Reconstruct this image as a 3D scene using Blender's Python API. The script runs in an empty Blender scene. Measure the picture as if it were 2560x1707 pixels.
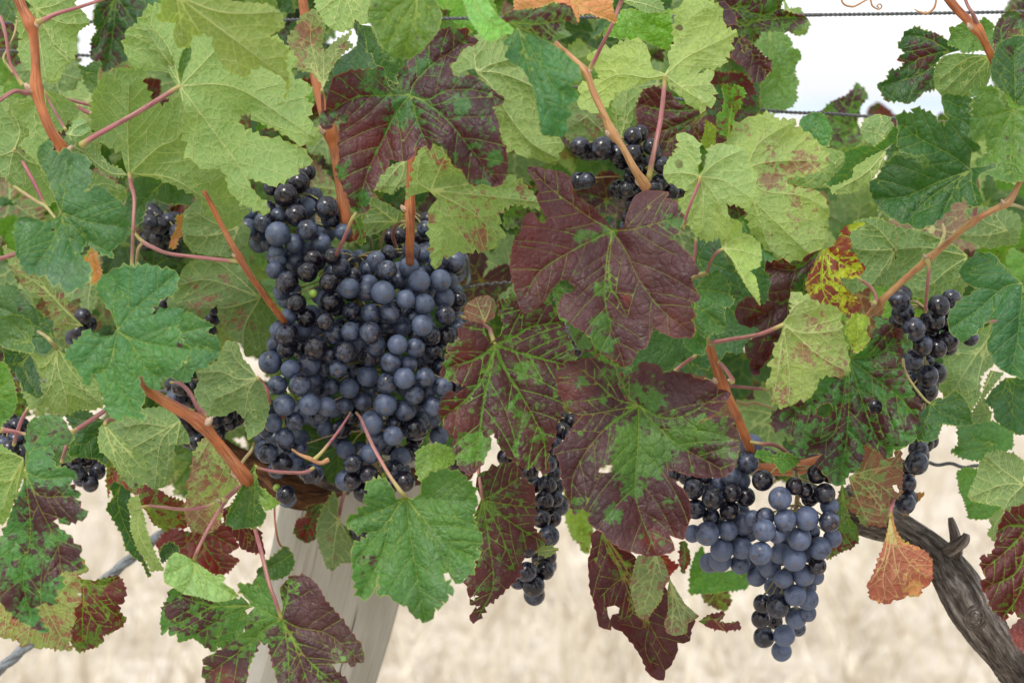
import bpy, bmesh, math, random
import numpy as np
from mathutils import Vector, Matrix, noise
from mathutils.geometry import delaunay_2d_cdt

# ------------------------------------------------------------------ camera, sky, sun, exposure
C = bpy.context.scene.collection
SW, SH = 2560.0, 1707.0
FPX = 5740.0                                   # focal length in pixels of a 2560 px wide picture
CAM_Z = 1.12
PITCH = math.radians(5.6)
cam_data = bpy.data.cameras.new('camera')
cam_data.sensor_width = 36.0
cam_data.lens = 36.0 * FPX / SW
cam_data.clip_end = 4000
cam_data.dof.use_dof = True
cam_data.dof.focus_distance = 1.60
cam_data.dof.aperture_fstop = 8.0
cam_data.dof.aperture_blades = 0
cam = bpy.data.objects.new('camera', cam_data)
C.objects.link(cam)
cam.location = (0, 0, CAM_Z)
cam.rotation_euler = (math.radians(90) - PITCH, 0, 0)
bpy.context.scene.camera = cam

SUN_EL, SUN_AZ = math.radians(58), math.radians(205)      # azimuth clockwise from +Y (north)
world = bpy.data.worlds.new('World')
bpy.context.scene.world = world
world.use_nodes = True
wn = world.node_tree.nodes; wl = world.node_tree.links
wn.clear()
wo = wn.new('ShaderNodeOutputWorld'); bg = wn.new('ShaderNodeBackground')
sky = wn.new('ShaderNodeTexSky'); sky.sky_type = 'NISHITA'; sky.sun_disc = False
sky.sun_elevation = SUN_EL; sky.sun_rotation = SUN_AZ
sky.air_density = 1.0; sky.dust_density = 4.0; sky.ozone_density = 1.0
hs = wn.new('ShaderNodeHueSaturation'); hs.inputs['Saturation'].default_value = 0.42   # thin white overcast
bg.inputs['Strength'].default_value = 0.15
veil = wn.new('ShaderNodeMix'); veil.data_type = 'RGBA'; veil.blend_type = 'ADD'; veil.inputs[0].default_value = 1.0
veil.inputs[7].default_value = (4.9, 5.0, 5.2, 1)                                    # even high cloud over the whole sky
wl.new(sky.outputs[0], hs.inputs['Color']); wl.new(hs.outputs[0], veil.inputs[6]); wl.new(veil.outputs[2], bg.inputs[0]); wl.new(bg.outputs[0], wo.inputs[0])

sd = bpy.data.lights.new('sun', 'SUN'); sd.energy = 1.5; sd.angle = math.radians(12); sd.color = (1.0, 0.955, 0.89)
sun = bpy.data.objects.new('sun', sd); C.objects.link(sun)
sdir = Vector((math.sin(SUN_AZ) * math.cos(SUN_EL), math.cos(SUN_AZ) * math.cos(SUN_EL), math.sin(SUN_EL)))
sun.rotation_euler = sdir.to_track_quat('Z', 'Y').to_euler()
sun.location = (0, 0, 10)
sc = bpy.context.scene
sc.view_settings.view_transform = 'Standard'; sc.view_settings.look = 'None'
sc.view_settings.gamma = 1.0; sc.view_settings.use_curve_mapping = False
sc.view_settings.exposure = 0.22
sc.cycles.max_bounces = 8; sc.cycles.diffuse_bounces = 4; sc.cycles.transmission_bounces = 6

rng = random.Random(7)
npr = np.random.RandomState(7)

# ------------------------------------------------------------------ coordinates
U = 800.0 / 2091.0                             # measured on enlarged views, this many picture pixels per unit
TILE = dict(A=(0, 0), B=(600, 0), C=(1200, 0), D=(1760, 0), E=(0, 500), F=(600, 500), G=(1200, 500), H=(1760, 500),
            I=(0, 1100), J=(600, 1100), K=(1200, 1100), M=(1760, 1100))
cp, sp = math.cos(PITCH), math.sin(PITCH)
RIGHT = np.array([1.0, 0, 0]); UP = np.array([0, sp, cp]); FWD = np.array([0, cp, -sp])
CAMP = np.array([0, 0, CAM_Z])

def src(tile, u, v):
    a, b = TILE[tile]
    return a + u * U, b + v * U

def world_pt(x, y, d):
    """picture pixel and depth in metres -> place in the vineyard"""
    return CAMP + RIGHT * ((x - SW / 2) / FPX * d) + UP * (-(y - SH / 2) / FPX * d) + FWD * d

def world_pts(xy, d):
    xy = np.asarray(xy, float); d = np.asarray(d, float).reshape(-1, 1)
    return CAMP + RIGHT * ((xy[:, :1] - SW / 2) / FPX * d) + UP * (-(xy[:, 1:2] - SH / 2) / FPX * d) + FWD * d

def parse(s, tile):
    out = []
    for t in s.split():
        a, b = t.split(',')
        out.append(src(tile, float(a), float(b)))
    return np.array(out)

# ------------------------------------------------------------------ node helper
class NT:
    def __init__(self, name):
        self.m = bpy.data.materials.new(name); self.m.use_nodes = True
        self.t = self.m.node_tree; self.t.nodes.clear()
        self.out = self.t.nodes.new('ShaderNodeOutputMaterial')
    def put(self, sock, v):
        if v is None: return
        if isinstance(v, bpy.types.NodeSocket): self.t.links.new(v, sock)
        else:
            if isinstance(v, (tuple, list)) and len(v) == 3 and sock.type == 'RGBA': v = (*v, 1)
            sock.default_value = v
    def n(self, kind, outn=0, props=None, **ins):
        nd = self.t.nodes.new('ShaderNode' + kind)
        for k, v in (props or {}).items(): setattr(nd, k, v)
        for k, v in ins.items():
            key = k.replace('_', ' ')
            self.put(nd.inputs[int(k[1:])] if k[0] == 'i' and k[1:].isdigit() else nd.inputs[key], v)
        return nd.outputs[outn]
    def math(self, op, a, b=None, c=None, clamp=False):
        nd = self.t.nodes.new('ShaderNodeMath'); nd.operation = op; nd.use_clamp = clamp
        self.put(nd.inputs[0], a); self.put(nd.inputs[1], b)
        if c is not None: self.put(nd.inputs[2], c)
        return nd.outputs[0]
    def vmath(self, op, a, b=None, scale=None):
        nd = self.t.nodes.new('ShaderNodeVectorMath'); nd.operation = op
        self.put(nd.inputs[0], a)
        if b is not None: self.put(nd.inputs[1], b)
        if scale is not None: self.put(nd.inputs['Scale'], scale)
        return nd.outputs[0]
    def step(self, x, lo, hi, a=0.0, b=1.0):
        nd = self.t.nodes.new('ShaderNodeMapRange'); nd.interpolation_type = 'SMOOTHSTEP'
        for i, v in enumerate((x, lo, hi, a, b)): self.put(nd.inputs[i], v)
        return nd.outputs[0]
    def mix(self, f, a, b, mode='MIX'):
        nd = self.t.nodes.new('ShaderNodeMix'); nd.data_type = 'RGBA'; nd.blend_type = mode
        self.put(nd.inputs[0], f); self.put(nd.inputs[6], a); self.put(nd.inputs[7], b)
        return nd.outputs[2]
    def attr(self, name, typ='GEOMETRY', outn=2):
        nd = self.t.nodes.new('ShaderNodeAttribute'); nd.attribute_type = typ; nd.attribute_name = name
        return nd.outputs[outn]
    def noise(self, vec, scale, detail=2.0, rough=0.5, outn=0):
        return self.n('TexNoise', outn, Vector=vec, Scale=scale, Detail=detail, Roughness=rough)
    def finish(self, bsdf): self.t.links.new(bsdf, self.out.inputs[0]); return self.m

def leaf_material():
    s = NT('vine_leaf')
    info = s.t.nodes.new('ShaderNodeObjectInfo')
    col, rnd = info.outputs['Color'], info.outputs['Random']
    alpha = info.outputs['Alpha']                       # 1 = fresh, 0 = dry orange leaf
    geo = s.t.nodes.new('ShaderNodeNewGeometry'); back = geo.outputs['Backfacing']
    uvn = s.t.nodes.new('ShaderNodeUVMap')
    off = s.n('CombineXYZ', X=s.math('MULTIPLY', rnd, 7.3), Y=s.math('MULTIPLY', rnd, 3.1), Z=rnd)
    uv = s.vmath('ADD', uvn.outputs[0], off)
    v1, v2, ed, pu, rd, vgr = (s.attr(k) for k in ('v1', 'v2', 'ed', 'pu', 'rd', 'vg'))
    # warped fine net of veinlets
    warp = s.vmath('SCALE', s.noise(uv, 160, 2, outn=1), scale=0.004)
    uvw = s.vmath('ADD', uv, warp)
    net = s.t.nodes.new('ShaderNodeTexVoronoi'); net.feature = 'DISTANCE_TO_EDGE'; net.inputs['Scale'].default_value = 145
    s.put(net.inputs['Vector'], uvw)
    net2 = s.t.nodes.new('ShaderNodeTexVoronoi'); net2.feature = 'DISTANCE_TO_EDGE'; net2.inputs['Scale'].default_value = 430
    s.put(net2.inputs['Vector'], uvw)
    cell = s.t.nodes.new('ShaderNodeTexVoronoi'); cell.inputs['Scale'].default_value = 340
    s.put(cell.inputs['Vector'], uvw)
    netm = s.step(net.outputs[0], 0.0, 0.085, 1.0, 0.0)
    net2m = s.step(net2.outputs[0], 0.0, 0.10, 1.0, 0.0)
    m1 = s.step(s.math('MULTIPLY', v1, s.step(back, 0, 1, 1.0, 0.62)), 0.12, 0.62, 1.0, 0.0)
    m2 = s.step(v2, 0.08, 0.50, 1.0, 0.0)
    m2 = s.math('MULTIPLY', m2, s.step(s.noise(uv, 60, 2), 0.36, 0.60, 0.30, 0.85))
    vein = s.math('MAXIMUM', m1, s.math('MULTIPLY', m2, 0.8))
    # purple blotches grow cell by cell
    cpos = cell.outputs['Position']
    nb = s.noise(cpos, 185, 3, 0.65)
    nb2 = s.noise(cpos, 48, 2, 0.5)
    nz = s.math('ADD', s.math('MULTIPLY', nb, 1.0), s.math('MULTIPLY', nb2, 0.6))
    nz = s.math('MULTIPLY', s.math('SUBTRACT', nz, 0.8), 1.9)
    vn = s.math('MINIMUM', v1, s.math('ADD', s.math('MULTIPLY', v2, 2.2), 0.45))
    vn = s.math('MULTIPLY', s.math('ADD', vn, s.math('MULTIPLY', s.math('SUBTRACT', s.noise(uv, 300, 1), 0.5), 1.6)), 1.0)
    near = s.step(vn, 0.2, 2.0, 1.0, 0.0)
    near = s.math('MULTIPLY', near, s.step(s.noise(uv, 48, 3, .6), 0.38, 0.60, 0.0, 1.0))
    val = s.math('SUBTRACT', s.math('ADD', pu, nz), s.math('MULTIPLY', near, vgr))
    pmask = s.step(s.math('ADD', val, s.math('MULTIPLY', s.math('SUBTRACT', s.noise(uv, 520, 3), 0.5), 0.45)), 0.33, 0.67)
    # fresh colour
    big = s.noise(uv, 16, 3, 0.6)
    col = s.mix(1.0, col, (1.04, 1.0, 0.86), 'MULTIPLY')
    fresh = s.mix(s.step(big, 0.32, 0.72, 0.0, 0.75), col, s.mix(1.0, col, (1.45, 1.25, 0.6), 'MULTIPLY'))
    fine = s.step(s.noise(uv, 420, 2), 0.3, 0.7, 0.86, 1.14)
    fresh = s.vmath('SCALE', fresh, scale=s.math('MULTIPLY', fine, s.step(rnd, 0, 1, 0.82, 1.14)))
    under = s.mix(0.58, fresh, (0.150, 0.230, 0.120))
    # blotch colours
    purp = s.mix(rd, (0.035, 0.0125, 0.019), (0.105, 0.014, 0.009))
    purp = s.mix(s.step(s.noise(uv, 40, 3), 0.35, 0.7, 0.0, 0.55), purp, s.mix(1.0, purp, (1.7, 1.45, 1.35), 'MULTIPLY'))
    dry = s.mix(s.noise(uv, 30, 2), (0.46, 0.15, 0.05), (0.50, 0.24, 0.12))
    fresh = s.mix(alpha, dry, fresh); under = s.mix(alpha, dry, under)
    top = s.mix(s.math('MULTIPLY', pmask, 0.96), fresh, purp)
    purpu = s.mix(0.52, purp, (0.27, 0.15, 0.13))
    und = s.mix(s.math('MULTIPLY', pmask, 0.72), under, purpu)
    # veins
    vtop = s.mix(0.55, fresh, (0.24, 0.30, 0.055))
    top = s.mix(s.math('MULTIPLY', vein, 0.88), top, vtop)
    top = s.mix(s.math('MULTIPLY', netm, 0.16), top, s.mix(1.0, top, (0.35, 0.4, 0.35), 'MULTIPLY'))
    vund = s.mix(0.75, under, (0.44, 0.47, 0.22))
    und = s.mix(s.math('MULTIPLY', vein, 0.85), und, vund)
    und = s.mix(s.math('MULTIPLY', netm, 0.22), und, vund)
    und = s.mix(s.math('MULTIPLY', net2m, 0.10), und, vund)
    colr = s.mix(back, top, und)
    # pale yellow rim, small brown spots, dust specks
    rim = s.math('MULTIPLY', s.step(ed, 0.15, 0.80, 0.7, 0.0), s.step(s.noise(uv, 70, 2), 0.35, 0.65, 0.1, 1.0))
    colr = s.mix(rim, colr, s.mix(pmask, (0.27, 0.30, 0.07), (0.17, 0.06, 0.03)))
    sv = s.t.nodes.new('ShaderNodeTexVoronoi'); sv.inputs['Scale'].default_value = 38; s.put(sv.inputs['Vector'], uvw)
    spot = s.step(sv.outputs['Distance'], s.math('MULTIPLY', s.n('SeparateColor', 0, Color=sv.outputs['Color']), 0.10),
                  s.math('MULTIPLY', s.n('SeparateColor', 0, Color=sv.outputs['Color']), 0.15), 0.8, 0.0)
    spot = s.math('MULTIPLY', spot, s.step(s.noise(uv, 12, 1), 0.48, 0.6))
    colr = s.mix(spot, colr, (0.06, 0.028, 0.02))
    speck = s.step(s.noise(uv, 1300, 1), 0.70, 0.76)
    speck = s.math('MULTIPLY', speck, s.step(s.noise(uv, 18, 2), 0.42, 0.62, 0.08, 0.7))
    colr = s.mix(s.math('MULTIPLY', speck, 0.55), colr, (0.42, 0.46, 0.38))
    film = s.step(s.noise(uv, 20, 3, 0.65), 0.50, 0.75, 0.0, 0.13)
    colr = s.mix(film, colr, (0.20, 0.235, 0.20))
    # relief
    h = s.math('SUBTRACT', s.math('MULTIPLY', s.step(net.outputs[0], 0, 0.25), 0.9), s.math('MULTIPLY', vein, 1.1))
    h = s.math('ADD', h, s.math('MULTIPLY', s.step(net2.outputs[0], 0, 0.22), 0.3))
    h = s.math('MULTIPLY', h, s.step(back, 0, 1, 1.0, 1.0))
    bump = s.n('Bump', 0, Strength=s.step(back, 0, 1, 0.75, 0.8), Distance=0.0007, Height=h)
    rough = s.math('ADD', s.step(back, 0, 1, 0.44, 0.75), s.step(s.noise(uv, 60, 2), 0.3, 0.7, -0.04, 0.12))
    bs = s.n('BsdfPrincipled', 0, Base_Color=colr, Roughness=rough, Specular_IOR_Level=s.step(back, 0, 1, 0.40, 0.15),
             Normal=bump)
    thru = s.mix(1.0, colr, s.mix(pmask, (1.7, 1.95, 0.50), (3.0, 0.5, 0.2)), 'MULTIPLY')
    tr = s.n('BsdfTranslucent', 0, Color=thru, Normal=bump)
    mx = s.n('MixShader', 0, i0=0.33, i1=bs, i2=tr)
    return s.finish(mx)

def grape_material():
    s = NT('grape_skin')
    info = s.t.nodes.new('ShaderNodeObjectInfo')
    sep = s.t.nodes.new('ShaderNodeSeparateColor'); s.put(sep.inputs[0], info.outputs['Color'])
    bloom, green = sep.outputs[0], sep.outputs[1]
    tc = s.t.nodes.new('ShaderNodeTexCoord'); p = tc.outputs['Object']
    p = s.vmath('ADD', p, s.n('CombineXYZ', X=s.math('MULTIPLY', info.outputs['Random'], 40), Y=info.outputs['Random'], Z=0.0))
    n1 = s.noise(p, 150, 4, 0.65); n2 = s.noise(p, 520, 3, 0.6)
    b = s.math('ADD', s.math('MULTIPLY', n1, 1.25), s.math('SUBTRACT', s.math('MULTIPLY', n2, 0.5), 0.35))
    b = s.math('ADD', b, s.math('SUBTRACT', bloom, 0.5))
    bm = s.step(b, 0.28, 0.86)
    scratch = s.step(s.noise(s.vmath('MULTIPLY', p, (1.0, 0.25, 1.0)), 900, 2), 0.60, 0.70)
    bm = s.math('MULTIPLY', bm, s.math('SUBTRACT', 1.0, s.math('MULTIPLY', scratch, 0.35)))
    rub = s.step(s.noise(p, 230, 4, 0.7), 0.52, 0.68, 0, 0.42)
    bm = s.math('MULTIPLY', bm, s.math('SUBTRACT', 1.0, rub))
    base = s.mix(info.outputs['Random'], (0.0055, 0.0055, 0.012), (0.010, 0.0065, 0.012))
    blo = s.mix(n1, (0.055, 0.080, 0.150), (0.110, 0.140, 0.220))
    c = s.mix(s.math('MULTIPLY', bm, 0.88), base, blo)
    sc_ = s.math('MULTIPLY', s.step(s.noise(p, 70, 4, 0.7), 0.68, 0.73), s.step(s.noise(p, 600, 2), 0.35, 0.5))
    c = s.mix(s.math('MULTIPLY', sc_, 0.8), c, (0.13, 0.075, 0.045))
    sz = s.t.nodes.new('ShaderNodeSeparateXYZ'); s.put(sz.inputs[0], tc.outputs['Object'])
    tip = s.math('MULTIPLY', s.step(sz.outputs[2], -0.00712, -0.00704, 1.0, 0.0), 0.6)
    c = s.mix(tip, c, (0.12, 0.08, 0.05))
    gc = s.mix(n1, (0.18, 0.30, 0.04), (0.28, 0.40, 0.07))
    c = s.mix(green, c, gc)
    r = s.math('ADD', 0.20, s.math('MULTIPLY', bm, 0.30))
    bump = s.n('Bump', 0, Strength=0.15, Distance=0.0003, Height=n2)
    return s.finish(s.n('BsdfPrincipled', 0, Base_Color=c, Roughness=r, Specular_IOR_Level=0.5, Normal=bump))

def cane_material(name, ca, cb, cc, streak=900, ends=None):
    """lengthwise streaked bark; uv x = round the stem (metres), y = along it (metres)"""
    s = NT(name)
    uvn = s.t.nodes.new('ShaderNodeUVMap'); uv = uvn.outputs[0]
    info = s.t.nodes.new('ShaderNodeObjectInfo')
    uv = s.vmath('ADD', uv, s.n('CombineXYZ', X=info.outputs['Random'], Y=info.outputs['Random'], Z=0.0))
    st = s.noise(s.vmath('MULTIPLY', uv, (1.0, 0.05, 1.0)), streak, 4, 0.65)
    bl = s.noise(uv, 30, 3, 0.6)
    c = s.mix(s.step(bl, 0.35, 0.65), ca, cb)
    c = s.mix(s.step(st, 0.47, 0.66, 0, 0.85), c, cc)
    c = s.mix(s.step(s.noise(s.vmath('MULTIPLY', uv, (1.0, 0.12, 1.0)), 500, 3, .6), 0.52, 0.66, 0, 0.55), c, s.mix(1.0, ca, (0.35, 0.3, 0.3), 'MULTIPLY'))
    sp_ = s.step(s.noise(uv, 420, 2), 0.66, 0.72, 0, 0.6)
    c = s.mix(sp_, c, s.mix(1.0, cc, (0.4, 0.4, 0.4), 'MULTIPLY'))
    if ends:
        al = s.attr('along')
        e = s.step(s.math('ABSOLUTE', s.math('SUBTRACT', s.math('ADD', al, s.math('MULTIPLY', s.math('SUBTRACT', bl, 0.5), 0.2)), 0.5)), 0.34, 0.47, 0, 0.9)
        c = s.mix(e, c, ends)
    bump = s.n('Bump', 0, Strength=0.5, Distance=0.0006, Height=st)
    return s.finish(s.n('BsdfPrincipled', 0, Base_Color=c, Roughness=0.5, Specular_IOR_Level=0.35, Normal=bump))

def bark_material(name, dark, mid, light):
    s = NT(name)
    uvn = s.t.nodes.new('ShaderNodeUVMap'); uv = uvn.outputs[0]
    w = s.vmath('ADD', uv, s.vmath('SCALE', s.noise(uv, 22, 3, outn=1), scale=0.012))
    st = s.noise(s.vmath('MULTIPLY', w, (1.0, 0.10, 1.0)), 260, 6, 0.72)
    st2 = s.noise(s.vmath('MULTIPLY', w, (1.0, 0.06, 1.0)), 900, 5, 0.75)
    c = s.mix(s.step(st, 0.36, 0.56), dark, mid)
    c = s.mix(s.step(s.math('MULTIPLY', st, s.math('ADD', st2, 0.5)), 0.50, 0.68), c, light)
    hh = s.math('ADD', s.step(st, 0.3, 0.7), s.math('MULTIPLY', st2, 0.5))
    bump = s.n('Bump', 0, Strength=1.0, Distance=0.0045, Height=hh)
    return s.finish(s.n('BsdfPrincipled', 0, Base_Color=c, Roughness=0.85, Specular_IOR_Level=0.2, Normal=bump))

def plain_material(name, a, b, scale=200, rough=0.6, metallic=0.0, bump=0.2, bd=0.0006):
    s = NT(name)
    tc = s.t.nodes.new('ShaderNodeTexCoord'); p = tc.outputs['Object']
    n1 = s.noise(p, scale, 4, 0.6)
    c = s.mix(s.step(n1, 0.35, 0.65), a, b)
    bp = s.n('Bump', 0, Strength=bump, Distance=bd, Height=n1)
    return s.finish(s.n('BsdfPrincipled', 0, Base_Color=c, Roughness=rough, Metallic=metallic, Normal=bp))

M_LEAF = leaf_material()
M_GRAPE = grape_material()
M_CANE = cane_material('ripe_cane', (0.36, 0.110, 0.030), (0.20, 0.055, 0.018), (0.39, 0.185, 0.085))
M_CANE_T = cane_material('tan_cane', (0.36, 0.20, 0.075), (0.30, 0.13, 0.06), (0.40, 0.25, 0.12))
M_PET = cane_material('pink_petiole', (0.27, 0.085, 0.100), (0.22, 0.10, 0.085), (0.35, 0.18, 0.14), 700, (0.32, 0.30, 0.09))
M_PETG = cane_material('green_petiole', (0.27, 0.27, 0.09), (0.28, 0.19, 0.10), (0.32, 0.30, 0.13), 700)
M_BARK = bark_material('old_bark', (0.05, 0.038, 0.03), (0.215, 0.180, 0.155), (0.42, 0.375, 0.34))
M_BARKO = bark_material('peeling_bark', (0.05, 0.022, 0.012), (0.20, 0.085, 0.035), (0.34, 0.18, 0.09))
M_NODE = plain_material('node_scar', (0.30, 0.18, 0.10), (0.42, 0.34, 0.26), 900, 0.8, 0, 0.8)

# ------------------------------------------------------------------ object helpers
def link(o, parent=None):
    C.objects.link(o)
    if parent is not None: o.parent = parent
    return o

def empty(name, loc, label, cat, group=None):
    o = bpy.data.objects.new(name, None); o.empty_display_size = 0.05
    link(o); o.location = loc
    o['label'] = label; o['category'] = cat
    if group: o['group'] = group
    return o

def mesh_obj(name, verts, faces, mat, parent=None, label=None, smooth=True, uv=None, attrs=None, color=None):
    me = bpy.data.meshes.new(name)
    verts = np.asarray(verts, float)
    if parent is not None: verts = verts - np.array(parent_origin(parent))
    me.from_pydata(verts.tolist(), [], faces if isinstance(faces, list) else faces.tolist())
    if smooth: me.shade_smooth()
    if uv is not None:
        li = np.zeros(len(me.loops), dtype=np.int32); me.loops.foreach_get('vertex_index', li)
        ul = me.uv_layers.new(name='uv'); ul.data.foreach_set('uv', np.asarray(uv, dtype=np.float32)[li].ravel())
    for k, v in (attrs or {}).items():
        a = me.attributes.new(k, 'FLOAT', 'POINT'); a.data.foreach_set('value', np.asarray(v, dtype=np.float32))
    me.materials.append(mat)
    o = bpy.data.objects.new(name, me); link(o, parent)
    if label: o['label'] = label
    if color: o.color = color
    return o

def parent_origin(p):
    o = Vector((0, 0, 0))
    while p is not None:
        o = o + p.location; p = p.parent
    return o

def catmull(P, n=8):
    P = np.asarray(P, float)
    if len(P) < 3:
        t = np.linspace(0, 1, n * (len(P) - 1) + 1)[:, None]
        return P[0] * (1 - t) + P[-1] * t
    Q = np.vstack([2 * P[0] - P[1], P, 2 * P[-1] - P[-2]])
    out = []
    for i in range(1, len(Q) - 2):
        p0, p1, p2, p3 = Q[i - 1], Q[i], Q[i + 1], Q[i + 2]
        for k in range(n):
            t = k / n
            out.append(0.5 * (2 * p1 + (p2 - p0) * t + (2 * p0 - 5 * p1 + 4 * p2 - p3) * t * t + (3 * p1 - p0 - 3 * p2 + p3) * t ** 3))
    out.append(P[-1])
    return np.array(out)

def tube_geo(path, seg=12, n=6, rough=0.0, ridges=0, seed=0, cap=True, flat=1.0):
    """path: rows x, y, z, radius (metres) -> verts, faces, uv, along"""
    P = catmull(path, n)
    pts, rad = P[:, :3], np.maximum(P[:, 3], 1e-5)
    T = np.gradient(pts, axis=0); T /= np.linalg.norm(T, axis=1)[:, None] + 1e-12
    up = np.array([0.3, -1.0, 0.2]); N = np.cross(T[0], up); N /= np.linalg.norm(N)
    V, UVs, AL = [], [], []
    L = np.concatenate([[0], np.cumsum(np.linalg.norm(np.diff(pts, axis=0), axis=1))])
    ang = np.linspace(0, 2 * math.pi, seg, endpoint=False)
    for i in range(len(pts)):
        N = N - T[i] * np.dot(N, T[i]); N /= np.linalg.norm(N) + 1e-12
        B = np.cross(T[i], N)
        for j, a in enumerate(ang):
            k = 1.0
            if rough:
                k += rough * noise.noise(Vector((math.cos(a) * 1.3 + seed * 5, math.sin(a) * 1.3, L[i] * 14)))
                k += rough * 0.5 * noise.noise(Vector((math.cos(a) * 3 + seed * 5, math.sin(a) * 3, L[i] * 60)))
            if ridges:
                w = 0.55 * noise.noise(Vector((seed, L[i] * 9, 3.1)))
                k += 0.11 * noise.noise(Vector((math.cos(a + w) * ridges * .5 + seed, math.sin(a + w) * ridges * .5, L[i] * 7)))
                k += 0.06 * noise.noise(Vector((math.cos(a + w) * ridges + seed, math.sin(a + w) * ridges, L[i] * 16)))
                if seg > 90:
                    f_ = noise.noise(Vector((math.cos(a + w) * ridges * 2.6, math.sin(a + w) * ridges * 2.6, L[i] * 22 + seed)))
                    k += 0.05 * (abs(f_) * 2 - .5)
                    k += 0.028 * noise.noise(Vector((math.cos(a + w) * ridges * 5, math.sin(a + w) * ridges * 5, L[i] * 45)))
            V.append(pts[i] + (N * math.cos(a) + B * math.sin(a) * flat) * rad[i] * k)
            UVs.append((abs(a - math.pi) * rad.mean(), L[i])); AL.append(L[i] / max(L[-1], 1e-9))
    F = []
    for i in range(len(pts) - 1):
        for j in range(seg):
            a, b = i * seg + j, i * seg + (j + 1) % seg
            F.append((a, b, b + seg, a + seg))
    if cap:
        F.append(tuple(range(seg - 1, -1, -1))); m = (len(pts) - 1) * seg
        F.append(tuple(range(m, m + seg)))
    return V, F, UVs, AL

def px_path(tile, s):
    """'u,v,depth,halfwidth ...' in enlarged-view units -> rows in metres"""
    out = []
    for t in s.split():
        q = list(map(float, t.split(','))); u, v, d = q[:3]; r = q[3] if len(q) > 3 else 5.0
        x, y = src(tile, u, v)
        p = world_pt(x, y, d)
        out.append((*p, r * U / FPX * d))
    return np.array(out)

def merge(parts):
    V, F, UVs, AL = [], [], [], []
    for v, f, u, a in parts:
        o = len(V); V += list(v); UVs += list(u); AL += list(a)
        F += [tuple(i + o for i in q) for q in f]
    return V, F, UVs, AL

def tube_obj(name, path, mat, parent=None, label=None, seg=12, **kw):
    V, F, UVs, AL = tube_geo(path, seg, **kw)
    return mesh_obj(name, V, F, mat, parent, label, uv=UVs, attrs={'along': AL})

# ------------------------------------------------------------------ the vine leaf
def inside(P, poly):
    """even-odd test, P (n,2), poly (m,2)"""
    x1, y1 = poly[:, 0], poly[:, 1]; x2, y2 = np.roll(x1, -1), np.roll(y1, -1)
    dy = np.where(y2 == y1, 1e-9, y2 - y1); k = (x2 - x1) / dy
    out = np.zeros(len(P), bool)
    for s in range(0, len(P), 2000):
        x, y = P[s:s + 2000, 0][:, None], P[s:s + 2000, 1][:, None]
        c = ((y1 > y) != (y2 > y)) & (x < k * (y - y1) + x1)
        out[s:s + 2000] = c.sum(1) % 2 == 1
    return out

def seg_dist(P, A, B, wa=None):
    """distance of points to the nearest of segments; returns min distance (weighted)"""
    best = np.full(len(P), 1e6)
    for i in range(len(A)):
        a, b = A[i], B[i]; ab = b - a; L2 = ab @ ab + 1e-9
        t = np.clip(((P - a) @ ab) / L2, 0, 1)
        q = P - (a + t[:, None] * ab)
        d = np.sqrt((q * q).sum(1))
        if wa is not None: d = d / wa[i]
        best = np.minimum(best, d)
    return best

def serrate(poly, J, pitch, amp, r0=None, keep=30):
    area = 0.5 * np.sum(poly[:, 0] * np.roll(poly[:, 1], -1) - np.roll(poly[:, 0], -1) * poly[:, 1])
    sgn = 1 if area > 0 else -1
    out = []
    n = len(poly)
    for i in range(n):
        a, b = poly[i], poly[(i + 1) % n]
        L = np.linalg.norm(b - a)
        out.append(a)
        if L < pitch * 0.75: continue
        nrm = np.array([(b - a)[1], -(b - a)[0]]) / (L + 1e-9) * sgn
        k = max(1, int(round(L / (pitch * r0.uniform(.75, 1.35)))))
        off_frame = (a[0] < 0 and b[0] < 0) or (a[1] < 0 and b[1] < 0)
        for j in range(k):
            t0, t1 = j / k, (j + 1) / k
            tm = t0 + (t1 - t0) * (0.60 + 0.15 * (r0.random() - .5))
            m = a + (b - a) * tm
            dj = np.linalg.norm(m - J)
            A = amp * (0.25 + 1.5 * r0.random() ** 1.3)
            if dj < keep * 1.5: A = 0
            if off_frame: A = 0
            if A > 0:
                m0 = a + (b - a) * (t0 + (t1 - t0) * 0.30)
                out.append(m0 + nrm * A * 0.45)
                out.append(m + nrm * A)
            if j < k - 1: out.append(a + (b - a) * t1 - nrm * amp * 0.05)
    return np.array(out)

def march(start, ang, poly, prim, own, Lmax, bend, step=5.0):
    n = max(2, int(Lmax / step))
    an = ang + bend * step * np.arange(1, n + 1)
    pts = np.vstack([[start], np.array(start) + np.cumsum(np.stack([np.cos(an), np.sin(an)], 1) * step, 0)])
    bad = ~inside(pts, poly); bad[0] = False
    stop = np.argmax(bad) if bad.any() else len(pts)
    others = [q for k, q in enumerate(prim) if k != own]
    if others and len(pts) > 3:
        O = np.vstack(others)
        dd = ((pts[3:, None, :] - O[None]) ** 2).sum(2).min(1) < 49
        if dd.any(): stop = min(stop, 3 + int(np.argmax(dd)) + 1)
    return pts[:stop]

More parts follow.
